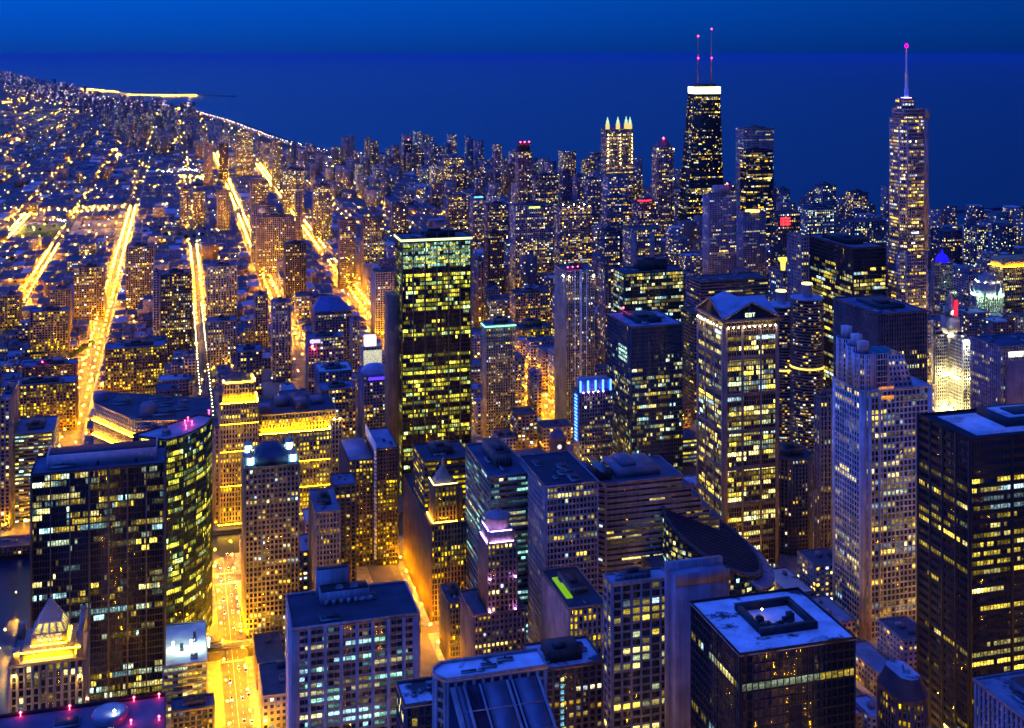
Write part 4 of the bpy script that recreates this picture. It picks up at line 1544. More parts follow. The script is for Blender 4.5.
box_tower("office_tower", "dark granite tower with close ribs and a wide flat blue roof behind the turreted tower", "office tower",
    spot(878, 315, 927, Y=925, side=834), S(piers, wall=(.10, .09, .10), lit=.10, pal='office', bay=2.6, fl=4.0, pf=.4, roof=(.10, .12, .2), gain=1.2, dark=((.86, 1.0),)), many=True, house=3)
t, g, st, rng = box_tower("office_tower", "black steel tower with many lit office floors left of the tall spired tower", "office tower",
    spot(853, 249, 886, Y=1128, side=806), S(curtain, wall=(.02, .02, .022), lit=.34, pal='office', gain=1.3, bay=1.7, fl=4.0, seg=5, dark=((.9, 1.0),), roof=(.10, .11, .16)), many=True, house=5, units=6)
box_tower("office_building", "narrow pinkish building edge at the left side of the black steel tower", "office building",
    spot(801, 238, 809, Y=1180, dep=30), S(grid, wall=(.42, .32, .34), lit=.1), house=0)

# tall tower with spire: three setbacks
xs0, ys0 = at(889, 108, 357)
Yt = 1125.0


def X_at(pxx, Y, Z):
    return solve(lambda q_: px(q_, Y, Z)[0] - pxx, -3000, 4000)


tx0, tx1 = X_at(902.5, Yt, 300), X_at(929.5, Yt, 300)
TD = solve(lambda q_: px(tx0, Yt + q_, 300)[0] - 889.5, 1, 200)
t = Thing("skyscraper", "tallest glass tower at the right with a violet spire and a red star beacon", "skyscraper", ((tx0 + tx1) / 2, Yt + 20))
rng = np.random.default_rng(77)
wall, glass, roof, wins = MB(), MB(), MB(), []
stt = dict(BASE, **S(curtain, wall=(.72, .56, .52), glass=GLASSN, bay=2.3, fl=3.6, pf=.30, sf=.38, lit=.46, pal='home', gain=1.6, seg=2.2, pd=.3, sd=.3))
ztop = solve(lambda z_: px((tx0 + tx1) / 2, Yt, z_)[1] - 110, 250, 420)
lv = [(0, 62, -5, 12), (62.3, 130, -4, 8), (130.3, 205, -2, 2), (205.3, ztop - 10, 0, 0)]
for (za, zb_, ea, eb) in lv:
    c_ = 6
    pl = [(tx0 + ea + c_, Yt), (tx1 + eb - c_, Yt), (tx1 + eb, Yt + c_), (tx1 + eb, Yt + TD), (tx0 + ea, Yt + TD), (tx0 + ea, Yt + c_)]
    facade(wall, glass, wins, pl, za, zb_, stt, rng)
    roof_deck(roof, pl, zb_, .3, 1.6)
pl = rect(tx0 + 2, tx1 - 1, Yt + 1, Yt + TD - 2)
facade(wall, glass, wins, pl, ztop - 9.7, ztop, dict(stt, lit=.05), rng)
roof_deck(roof, pl, ztop, .3, 1.6)
pl2 = rect(tx0 + 3, tx0 + 18, Yt + 6, Yt + TD - 6)
facade(wall, glass, wins, pl2, ztop + .3, ztop + 11, dict(stt, lit=.55, bay=4), rng)
roof_deck(roof, pl2, ztop + 11, .3, 1.2)
m = MB()
m.box(tx1 - 5.8, tx1 - 1.5, Yt - .8, Yt - .45, 206, ztop - 11)
wall.box(tx1 - 5.6, tx1 - .2, Yt - .9, Yt + .3, ztop - 9, ztop + 1)
t.part("facade", wall, walln(stt['wall']))
t.part("bright_rib", m, walln((.62, .5, .42)))
t.part("glazing", glass, GLASSN)
t.part("roof", roof, [walln(stt['wall']), roofn((.12, .12, .16))])
scx, scy = X_at(906.5, Yt + 15, 390), Yt + 15
zs = solve(lambda z_: px(scx, scy, z_)[1] - 47, 380, 460)
m = MB()
m.lathe(scx, scy, [(2.6, ztop + 11.3), (2.4, ztop + 22), (1.7, ztop + 22.4), (1.5, ztop + 38), (1.9, ztop + 38.4), (1.0, ztop + 39), (.7, zs)], 12)
t.part("spire", m, surf("spire_metal", (.75, .72, .85), .4, .05, .4))
flood(t, [((scx - 3.6, scy - 3.6), (scx + 3.6, scy - 3.6)), ((scx - 3.6, scy - 3.6), (scx - 3.6, scy + 3.6))], ztop + 12.4, emit("spire_flood_glow", (.3, .22, 1.0), 16))
m = MB()
m.octa([(scx, scy, zs + 1.2)], 2.6)
t.part("beacon", m, emit("red_star_glow", (1.0, .0, .14), 12))
t.windows(wins, True)
claim(rect(tx0 - 12, tx1 + 12, Yt, Yt + 40), 360)
LAND.append(((tx0 + tx1) / 2, Yt, 360, "tall spired tower"))

# blue domed tower, crown tower, white lit clock tower buildings
sp = spot(934, 263, 953, Y=1380, side=931)
x0, x1, y0, y1, h = sp
t, g, st, rng = box_tower("hotel_tower", "slim stone tower with a deep blue flood-lit dome right of the tall spired tower", "hotel",
    sp, S(grid, wall=(.36, .27, .24), bay=2.6, pf=.45, lit=.08, pal='home'), house=0, units=0)
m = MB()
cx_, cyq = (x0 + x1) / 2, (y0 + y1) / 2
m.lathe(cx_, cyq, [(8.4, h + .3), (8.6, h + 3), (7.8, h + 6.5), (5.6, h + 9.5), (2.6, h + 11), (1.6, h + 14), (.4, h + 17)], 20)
t.part("dome", m, emit("blue_dome_glow", (.015, .01, .9), 1.0))  # floodlight put into the dome as its own glow, no lamp shines on it
box_tower("office_tower", "lower setback stone block attached right of the blue domed tower", "office tower",
    spot(940, 292, 957, Y=1370, dep=14), S(grid, wall=(.34, .26, .24), lit=.08), house=0, units=0)

sp = spot(976, 297, 1003, Y=1330, side=971)
x0, x1, y0, y1, h = sp
t, g, st, rng = box_tower("office_tower", "gothic stone tower with a crown of buttresses flood-lit pale green", "office tower",
    sp, S(piers, wall=(.36, .30, .25), bay=3.2, pf=.5, lit=.14, pal='home'), many=True, house=0, units=0)
cx_, cyq = (x0 + x1) / 2, (y0 + y1) / 2
rr = (x1 - x0) / 2
m = MB()
m.lathe(cx_, cyq, [(rr * .78, h + .3), (rr * .78, h + 17), (rr * .6, h + 17.4), (rr * .55, h + 24), (rr * .3, h + 26), (rr * .2, h + 30)], 8, 0, pi / 8)
for k_ in range(8):
    a_ = 2 * pi * k_ / 8
    e_ = (cx_ + rr * 1.02 * cos(a_), cyq + rr * 1.02 * sin(a_))
    m.box(e_[0] - .9, e_[0] + .9, e_[1] - .9, e_[1] + .9, h + .3, h + 14)
    m.tube((*e_, h + 13), (cx_ + rr * .7 * cos(a_), cyq + rr * .7 * sin(a_), h + 18), .7, .6)
t.part("crown", m, walln((.50, .46, .40)))
m = MB()
ring_ = [(cx_ + rr * .92 * cos(2 * pi * k_ / 16), cyq + rr * .92 * sin(2 * pi * k_ / 16), h + 1.2) for k_ in range(16)]
m.octa(ring_, .5)
t.part("crown_floodlight", m, emit("mint_flood_glow", (.5, 1.0, .72), 1100))
m = MB()
m.octa([(cx_ + rr * .68 * cos(2 * pi * k_ / 8), cyq + rr * .68 * sin(2 * pi * k_ / 8), h + 18.6) for k_ in range(8)], .5)
t.part("lantern_floodlight", m, emit("pale_flood_glow", (1.0, .9, .6), 200))

sp = spot(1003, 268, 1040, Y=1500, dep=30)
x0, x1, y0, y1, h = sp
t, g, st, rng = box_tower("office_tower", "dark tower with a broad golden illuminated top at the right edge", "office tower",
    sp, S(grid, wall=(.22, .18, .16), lit=.3, pal='office'), house=0, units=0)
m = MB()
m.box(x0 + 1, x1 - 1, y0 + 1, y1 - 1, h + .3, h + 13)
t.part("lit_top", m, walln((.55, .42, .22)))
flood(t, [((x0 + .5, y0 - .6), (x1 - .5, y0 - .6)), ((x0 - .6, y0 + .5), (x0 - .6, y1))], h + 1.2, GOLD)

WHT = S(grid, wall=(.72, .68, .56), bay=2.6, fl=3.6, pf=.4, sf=.4, pd=.3, sd=.2, lit=.10, pal='office', roof=(.3, .3, .34))
for lab, sp_ in (("white terracotta block flood-lit yellow left of its clock-towered twin", spot(935, 336, 948, Y=1132, side=928)),
                 ("white terracotta block flood-lit brightly with a tapering clock tower", spot(963, 342, 974, Y=1110, side=948))):
    x0, x1, y0, y1, h = sp_
    t, g, st, rng = box_tower("office_building", lab, "office building", sp_, WHT, house=5, units=0)
    fl_ = [((x0 - 7, y0 - 4), (x0 - 7, y1)), ((x0, y0 - 7), (x1, y0 - 7))]
    for z_ in (6, h * .33, h * .66):
        flood(t, fl_, z_, emit("white_facade_flood", (1.0, .86, .36), 90), w=.9)
    if "clock" in lab and "twin" not in lab:
        m = MB()
        tcx, tcy = x0 + 7, y1 + 6
        m.box(tcx - 7, tcx + 7, tcy - 7, tcy + 7, h - 10, h + 20)
        m.box(tcx - 5, tcx + 5, tcy - 5, tcy + 5, h + 20, h + 31)
        m.lathe(tcx, tcy, [(4.6, h + 31), (4.4, h + 37), (2.6, h + 42), (.4, h + 48)], 10)
        tw_ = t.part("clock_tower", m, walln((.72, .68, .56)))
        m = MB()
        m.lathe(0, 0, [(2.6, 0), (2.6, .3)], 20)
        fc = MB()
        fc.faces([(tcx + 2.6 * cos(2 * pi * k_ / 20), tcy - 5.25, h + 25 + 2.6 * sin(2 * pi * k_ / 20)) for k_ in range(20)], [list(range(20))])
        t.part("clock_face", fc, emit("clock_face_glow", (1.0, .95, .8), 2.5), parent=tw_)
        flood(t, [((tcx - 8.5, tcy - 8.5), (tcx + 8.5, tcy - 8.5)), ((tcx - 8.5, tcy - 8.5), (tcx - 8.5, tcy + 8.5))], h + 1, WHITEF)
        m = MB()
        m.octa([(x0 + 2, y0 - 1.5, h + 1.5)], 1.3)
        t.part("searchlight", m, emit("searchlight_glow", (.95, 1.0, .95), 500))
        fl_ = MB()
        fl_.tube((tcx, tcy, h + 48), (tcx, tcy, h + 62), .25, .15)
        t.part("flagpole", fl_, METAL)
        fl_ = MB()
        fl_.hexa([[(tcx - 2.0, tcy - 8.0, h + 22), (tcx + 4, tcy - 8.0, h + 22), (tcx + 4, tcy - 7.4, h + 22), (tcx - 2, tcy - 7.4, h + 22), (tcx, tcy - 8, h + 39), (tcx + 4, tcy - 8, h + 39), (tcx + 4, tcy - 7.4, h + 39), (tcx, tcy - 7.4, h + 39)]])
        t.part("red_banner", fl_, emit("red_banner_glow", (1.0, .03, .08), .9))

t, g, st, rng = box_tower("office_tower", "pale ribbed tower with dark blue roof and white lit sign at the right edge", "office tower",
    spot(1000, 348, 1060, Y=950, side=971), S(piers, wall=(.40, .36, .42), bay=2.8, lit=.14, pal='office', full=((.9, .925),), roof=(.06, .07, .11)), many=True, house=0)
x0, x1, y0, y1, h = g
m = MB()
m.quads([[(x0 + 8, y0 - 1.2, h - 9), (x0 + 24, y0 - 1.2, h - 9), (x0 + 24, y0 - 1.2, h - 4), (x0 + 8, y0 - 1.2, h - 4)]], 0, [(1.6, 1.5, 1.4)])
t.part("sign_panel", m, WIN)
m = MB()
m.box(x0 + 5, x1 - 4, y0 - 2.4, y0 - .9, 0, h - 12)
t.part("blank_front", m, walln((.34, .26, .28)))

# --- central middle ------------------------------------------------------------------
t, g, st, rng = box_tower("office_tower", "tall green-gold glass tower with a bright lit crown in the centre left", "office tower",
    spot(402, 240, 471, Y=1127, dep=36), S(curtain, wall=(.05, .045, .035), glass=GLASSN, bay=1.9, fl=4.0, pf=.14, sf=.22, lit=.5, pal='green', gain=1.25, seg=2.4, dark=((.55, .60), (.985, 1.0)), full=((0.02, .08),), roof=(.1, .12, .16)), many=True, house=5, units=6, phrase="tall green-gold glass tower")
x0, x1, y0, y1, h = g
m = MB()
for f_ in (0, .16, .33, .5, .67, .84, 1):
    m.box(x0 + (x1 - x0) * f_ - .5, x0 + (x1 - x0) * f_ + .5, y0 - .8, y0 - .32, 0, h + 6)
t.part("fin", m, walln((.22, .18, .12)))
m = MB()
m.box(x0 - 1, x1 + 1, y0 - 1.4, y0 - .9, h - 1.6, h + .4)
m.box(x0 - 1.4, x0 - .9, y0 - 1.4, y1, h - 1.6, h + .4)
t.part("crown_light", m, emit("crown_band_glow", (.85, 1.0, .45), 1.5))
Q, C = [], []
for f_ in range(6):
    for b_ in range(22):
        if rng.random() < .75:
            xa = x0 + (x1 - x0) * (b_ + .15) / 22
            Q.append([(xa, y0 - .3, h - 6 - f_ * 4), (xa + 2.2, y0 - .3, h - 6 - f_ * 4), (xa + 2.2, y0 - .3, h - 3.4 - f_ * 4), (xa, y0 - .3, h - 3.4 - f_ * 4)])
            C.append(np.array((.5, 1.0, .8)) * rng.uniform(.1, .8))
m = MB()
m.quads(Q, 0, np.array(C))
t.part("crown_window", m, WIN)["kind"] = "stuff"
m = MB()
m.box(x0 - 11, x0 - 1.6, y0 + 3, y1 - 3, 0, 185)
t.part("service_shaft", m, walln((.18, .15, .12)))

t, g, st, rng = box_tower("hotel_tower", "beige tower with a teal neon roof edge right of the tall green-gold tower", "hotel",
    spot(486, 326, 515, Y=1250, side=482), S(flats, wall=(.50, .42, .32), lit=.22, pal='home', bay=2.6, fl=3.0, pf=.5, sf=.4, roof=(.08, .12, .18)), many=True, house=6)
x0, x1, y0, y1, h = g
m = MB()
for (a_, b_, c_, d_) in ((x0 - 1, x1 + 1, y0 - 1.4, y0 - .8), (x0 - 1.4, x0 - .8, y0 - 1, y1)):
    m.box(a_, b_, c_, d_, h - 1.4, h - .2)
t.part("roof_edge_light", m, emit("teal_neon_glow", (.25, 1.0, .8), 2.2))

t, g, st, rng = box_tower("office_building", "squat block with golden glowing facade and dark penthouse beside the golden street", "office building",
    spot(520, 330, 553, Y=1560, dep=40), S(piers, wall=(.45, .32, .12), lit=.75, pal='gold', gain=1.2, bay=3.0), house=8)
t, g, st, rng = box_tower("apartment_tower", "slender pale tower with white vertical lines and red lights on top in the centre", "apartment tower",
    spot(566, 272, 595, Y=1250, side=555), S(piers, wall=(.52, .45, .36), bay=2.6, fl=3.1, pf=.46, sf=.34, lit=.16, pal='home', seg=1.2, roof=(.1, .1, .12)), many=True, house=3)
x0, x1, y0, y1, h = g
m = MB()
m.octa([(x0 + 3, y0 - 1.8, h - 5), (x1 - 2, y0 - 1.8, h - 5), (x0 - 1.6, y0 + 6, h - 5)], .6)
t.part("crown_floodlight", m, emit("pale_crown_flood", (1.0, .85, .5), 170))
for k_ in range(3):
    m = MB()
    m.octa([(x0 + 3 + k_ * 6, y0 + 3 + k_, h + 4.5)], .7)
    t.part("warning_light", m, REDL)
m = MB()
for f_ in (.3, .48, .52, .7):
    m.box(x0 + (x1 - x0) * f_ - .5, x0 + (x1 - x0) * f_ + .5, y0 - 1.5, y0 - .75, 0, h + 2)
t.part("white_rib", m, WHITE)

t, g, st, rng = box_tower("office_tower", "broad dark glass tower with a lime lit top floor behind the blue glass tower", "office tower",
    spot(624, 274, 684, Y=1300, side=613), S(curtain, wall=(.04, .05, .05), glass=GLASSG, lit=.36, pal='cool', bay=2.0, seg=2.5, full=((.955, .99),), roof=(.06, .07, .12)), many=True, house=12)
t, g, st, rng = box_tower("office_tower", "deep blue glass tower with a flat blue roof in the centre", "office tower",
    spot(631, 328, 683, Y=1100, side=607), S(curtain, wall=(.05, .07, .10), glass=GLASSB, lit=.26, pal='cool', gain=.7, bay=2.0, seg=2.0, dark=((.82, 1.0),), roof=(.20, .23, .32)), many=True, house=4)
x0, x1, y0, y1, h = g
m = MB()
m.octa([(x0 + (x1 - x0) * .3, y1 - 4, h + 6)], .9)
t.part("warning_light", m, REDL)
m = MB()
for r_ in range(4):
    for c_ in range(9):
        ya, za = y0 + 10 + c_ * 2.6, h - 36 + r_ * 4
        m.quads([[(x0 - .5, ya + 2.1, za), (x0 - .5, ya, za), (x0 - .5, ya, za + 2.6), (x0 - .5, ya + 2.1, za + 2.6)]], 0, [np.array((.55, 1.0, .85)) * rng.uniform(.3, 1.6)])
t.part("side_window", m, WIN)["kind"] = "stuff"

t, g, st, rng = box_tower("office_tower", "narrow dark tower with electric blue neon on its top and left edge", "office tower",
    spot(579, 394, 613, Y=1098, side=573), S(grid, wall=(.22, .22, .26), bay=2.7, lit=.22, pal='office', seg=1.3), many=True, house=0, units=0)
x0, x1, y0, y1, h = g
m = MB()
m.box(x0 + 2, x1 - 2, y0 + 2, y1 - 3, h + .3, h + 12, 0)
t.part("top_storey", m, walln((.4, .42, .5)))
m = MB()
for k_ in range(5):
    xx = x0 + 2 + (x1 - x0 - 4) * k_ / 4
    m.box(xx - .7, xx + .7, y0 + .9, y0 + 1.6, h + 1, h + 11.5)
for k_ in range(14):
    m.box(x0 - 1.8, x0 - 1.1, y0 + 2, y0 + 8, h - 3 - k_ * 3.2, h - 1.8 - k_ * 3.2)
t.part("neon_tube", m, BLUEF)
m = MB()
m.octa([(x0 + 4 + k_ * 5, y0 - 1, h + 1.2) for k_ in range(5)], .5)
t.part("violet_lamp", m, emit("violet_ledge_lamp", (.6, .3, 1.0), 90))

# clock tower of the brick warehouse by the river
sp = spot(553, 441, 566, Y=1096, dep=12)
x0, x1, y0, y1, h = sp
t = Thing("clock_tower_building", "small red brick clock tower lit by gold lamps above a long low warehouse", "clock tower", ((x0 + x1) / 2, (y0 + y1) / 2))
m = MB()
m.box(x0, x1, y0, y1, 0, h)
m.box(x0 - .8, x1 + .8, y0 - .8, y1 + .8, h, h + 1)
m.box(x0 - 60, x0 - .1, y0 + 2, y0 + 40, 0, 30)
m.box(x1 + .1, x1 + 26, y0 + 2, y0 + 40, 0, 30)
t.part("wall", m, walln(BRICK))
m = MB()
m.prism(rect(x0 - .5, x1 + .5, y0 - .5, y1 + .5), h + 1, h + 9, 0, rect(x0 + 4, x1 - 4, y0 + 4, y1 - 4))
m.box(x0 - 59.5, x0 - .6, y0 + 2.5, y0 + 39.5, 30, 30.4)
m.box(x1 + .6, x1 + 25.5, y0 + 2.5, y0 + 39.5, 30, 30.4)
t.part("roof", m, roofn((.10, .09, .11)))
m = MB()
m.faces([((x0 + x1) / 2 + 2.2 * cos(2 * pi * k_ / 20), y0 - .3, h - 6 + 2.2 * sin(2 * pi * k_ / 20)) for k_ in range(20)], [list(range(20))])
t.part("clock_face", m, emit("small_clock_glow", (.8, .85, 1.0), .8))
m = MB()
m.octa([(x0 - 2, y0 - 1.6, 32), (x0 + 3, y0 - 1.6, 33), (x1 + 2, y0 - 1.6, 32), (x0 - 6, y0 - 1.6, 31)], .7)
t.part("wall_lamp", m, emit("amber_clock_lamp", (1.0, .5, .03), 1500))
claim(rect(x0 - 60, x1 + 26, y0, y0 + 40), h)
LAND.append((x0, y0, h, "brick clock tower"))

t, g, st, rng = box_tower("office_building", "low block with a pale lit glass roof beside the golden street in the centre", "office building",
    spot(520, 430, 548, Y=1240, dep=60), S(grid, wall=(.46, .34, .24), lit=.15, bay=5, pal='gold', roof=(.55, .6, .5)), house=0, units=2)
x0, x1, y0, y1, h = g
m = MB()
m.octa([(x0 + 8, y0 + 25, h + 6), (x1 - 8, y0 + 30, h + 6)], .6)
t.part("roof_floodlight", m, emit("mint_roof_lamp", (.65, 1.0, .75), 420))
box_tower("office_building", "mid-height office building with lit lower floors between the blue glass and gabled towers", "office building",
    spot(682, 440, 700, Y=1130, dep=30), S(ribbon, wall=(.3, .26, .2), lit=.5, pal='office', roof=(.08, .1, .16)), house=0)
box_tower("office_building", "wide pinkish office block with a dark roof below the lavender gridded tower", "office building",
    spot(700, 282, 768, Y=1420, dep=40), S(ribbon, wall=(.30, .24, .26), lit=.14, pal='office', bay=4), house=0, units=5)
box_tower("office_building", "long brown banded block behind the gabled granite tower", "office building",
    spot(694, 314, 735, Y=1260, dep=36), S(ribbon, wall=(.26, .2, .2), lit=.12, pal='office'), house=5)

# --- far landmarks --------------------------------------------------------------------
Yh = 2280.0
zt_ = 344.0
bx0, bx1 = X_at(685, Yh, 60), X_at(726, Yh, 60)
tx0, tx1 = X_at(695, Yh + 10, zt_), X_at(720, Yh + 10, zt_)
t = Thing("skyscraper", "black tapering tower with a blazing white top band and two tall masts by the lake", "skyscraper", ((bx0 + bx1) / 2, Yh + 25))
rng = np.random.default_rng(5)
wall, glass, roof, wins = MB(), MB(), MB(), []
pb, pt = rect(bx0, bx1, Yh, Yh + 52), rect(tx0, tx1, Yh + 10, Yh + 42)
facade(wall, glass, wins, pb, 0, zt_, dict(BASE, **S(curtain, wall=(.02, .02, .024), lit=.10, pal='home', gain=1.4, bay=3.0, fl=3.4, seg=1.4, full=((.40, .41), (.33, .34)), dark=((.96, 1.0),))), rng, top=pt)
P, n_, L_, H_, mid_ = face_frame((*pb[0], 0), (*pb[1], 0), (*pt[1], zt_), (*pt[0], zt_))
br = MB()
for k_ in range(5):
    ta, tb = k_ * .19, (k_ + 1) * .19
    for (sa, sb) in ((.02, .98), (.98, .02)):
        br.tube(tuple(P(sa, ta, .7)), tuple(P(sb, tb, .7)), 1.0, 1.0, 4)
t.part("cross_brace", br, walln((.03, .03, .034)))
roof_deck(roof, pt, zt_, .3)
roof.box(tx0 + 6, tx1 - 6, Yh + 16, Yh + 36, zt_ + .3, zt_ + 9)
t.part("facade", wall, walln((.02, .02, .024)))
t.part("glazing", glass, GLASS)
t.part("roof", roof, [DARKM, DARKM])
t.windows(wins, False)
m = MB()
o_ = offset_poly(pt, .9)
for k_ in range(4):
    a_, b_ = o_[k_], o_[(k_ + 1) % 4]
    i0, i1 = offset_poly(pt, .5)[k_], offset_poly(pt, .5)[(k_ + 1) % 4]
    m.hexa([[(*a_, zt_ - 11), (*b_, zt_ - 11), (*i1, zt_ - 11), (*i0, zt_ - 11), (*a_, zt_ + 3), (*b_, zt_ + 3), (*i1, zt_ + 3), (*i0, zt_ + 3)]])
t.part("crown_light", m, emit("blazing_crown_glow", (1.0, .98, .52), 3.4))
for (mx_, ytop) in ((698, 36), (711.5, 29)):
    X_ = X_at(mx_, Yh + 26, 380)
    zz = solve(lambda z_: px(X_, Yh + 26, z_)[1] - ytop, 344, 520)
    m = MB()
    m.tube((X_, Yh + 26, zt_ + 9), (X_, Yh + 26, zt_ + 50), 1.5, 1.2, 8)
    m.tube((X_, Yh + 26, zt_ + 50), (X_, Yh + 26, zz), .8, .5, 8)
    mast = t.part("mast", m, surf("mast_paint", (.55, .2, .2), .6))
    for zq in (zz, solve(lambda z_: px(X_, Yh + 26, z_)[1] - 58, 344, 520)):
        m = MB()
        m.octa([(X_, Yh + 25, zq)], 1.9)
        t.part("mast_lamp", m, emit("mast_red_glow", (1.0, .03, .1), 16), parent=mast)
claim(pb, 344)
LAND.append(((bx0 + bx1) / 2, Yh, 344, "black tapering tower"))

# four-lantern far tower
sp = spot(606, 130, 633, Y=2609, dep=34)
x0, x1, y0, y1, h = sp
t, g, st, rng = box_tower("skyscraper", "distant slim tower with glowing lanterns on its roof by the lake", "skyscraper",
    sp, S(flats, wall=(.46, .38, .30), lit=.22, pal='home', gain=1.4, seg=1.2, bay=3.4, fl=3.4), house=0, units=0, phrase="four-lantern far tower")
x0 += 2
for k_, (cx_, cyq) in enumerate(((x0 + 4, y0 + 6), (x1 - 5, y0 + 6), ((x0 + x1) / 2 + 1, y0 + 16), (x1 - 6, y1 - 6))):
    m = MB()
    m.lathe(cx_, cyq, [(5, h + .3), (5, h + 13), (5.4, h + 13.2)], 8)
    tu = t.part("turret", m, emit("lit_turret_glow", (1.0, .72, .22), .8))
    m = MB()
    m.lathe(cx_, cyq, [(3.4, h + 13.4), (3.4, h + 19), (1.6, h + 23), (.5, h + 29)], 8)
    t.part("lantern", m, emit("green_lantern_glow", (.6, 1.0, .6), .9), parent=tu)
m = MB()
for xx in (x0 + 2, (x0 + x1) / 2, x1 - 3):
    m.octa([(xx, y0 - 3, h - 75 + q_ * 8) for q_ in range(9)], .6)
t.part("facade_lamp", m, emit("gold_facade_lamp", (1, .6, .1), 120))

t, g, st, rng = box_tower("skyscraper", "slender rose-grey tower with a pointed top left of the black tapering tower", "skyscraper",
    spot(657, 148, 674, Y=2200, dep=26), S(flats, wall=(.42, .32, .32), lit=.2, pal='home', gain=1.3), house=0, units=0, phrase="slender rose-grey tower")
x0, x1, y0, y1, h = g
m = MB()
m.prism(rect(x0 + 4, x1 - 4, y0 + 4, y1 - 4), h + .3, h + 16, 0, rect(x0 + 10, x1 - 10, y0 + 10, y1 - 10))
t.part("pointed_roof", m, roofn((.12, .12, .16)))
m = MB()
m.octa([((x0 + x1) / 2, y0 + 10, h + 18)], 2.0)
t.part("warning_light", m, REDL)
m = MB()
m.octa([(x0 + 1, y0 - 1.5, h - 2), (x1 - 1, y0 - 1.5, h - 2), (x1 - 1, y0 - 1.5, h - 60)], 1.0)
t.part("crown_floodlight", m, emit("cream_crown_flood", (1.0, .9, .4), 40))

box_tower("skyscraper", "pale blue lakeside tower with a plain flat top right of the black tapering tower", "skyscraper",
    spot(744, 129, 774, Y=2398, side=736), S(grid, wall=(.50, .48, .52), lit=.07, pal='cool', gain=.8, bay=3), house=4, units=0, phrase="pale blue flat-topped tower")
box_tower("apartment_tower", "dark tower standing against the pale blue flat-topped tower", "apartment tower",
    spot(746, 151, 773, Y=2270, dep=26), S(curtain, wall=(.05, .04, .05), lit=.22, pal='home', gain=1.4, bay=3.0), house=4, units=0)

# lavender gridded tower
t, g, st, rng = box_tower("apartment_tower", "lavender gridded apartment tower with a raised white top in front of the black tapering tower", "apartment tower",
    spot(708, 196, 738, Y=1720, side=703), S(grid, wall=(.60, .52, .58), lit=.16, pal='home', bay=2.7, fl=3.2, pf=.4, sf=.34, gain=1.1, corner=2.5), many=True, house=0, units=0, phrase="lavender gridded tower")
x0, x1, y0, y1, h = g
m = MB()
m.box(x0 + 13, x1 - 12, y0 + 6, y1 - 6, h + .3, h + 15)
m.box(x0 + .5, x0 + 3, y0 + .5, y0 + 3, h + .3, h + 5)
m.box(x1 - 3, x1 - .5, y0 + .5, y0 + 3, h + .3, h + 5)
t.part("mechanical_penthouse", m, walln((.6, .55, .6)))
m = MB()
m.octa([(x1 - 14, y0 + 8, h + 17)], 1.2)
t.part("warning_light", m, REDL)
t, g, st, rng = box_tower("apartment_tower", "grey round-cornered tower with a glowing cream roof ring right of the lavender tower", "apartment tower",
    spot(743, 213, 766, Y=1800, side=739), S(grid, wall=(.46, .40, .48), lit=.1, pal='cool', bay=2.7, fl=3.2, pf=.45), house=0, units=0)
x0, x1, y0, y1, h = g
m = MB()
m.lathe((x0 + x1) / 2, (y0 + y1) / 2, [(12, h + .3), (12, h + 3.2)], 20)
t.part("roof_ring_light", m, emit("cream_ring_glow", (1.0, .72, .25), 1.3))

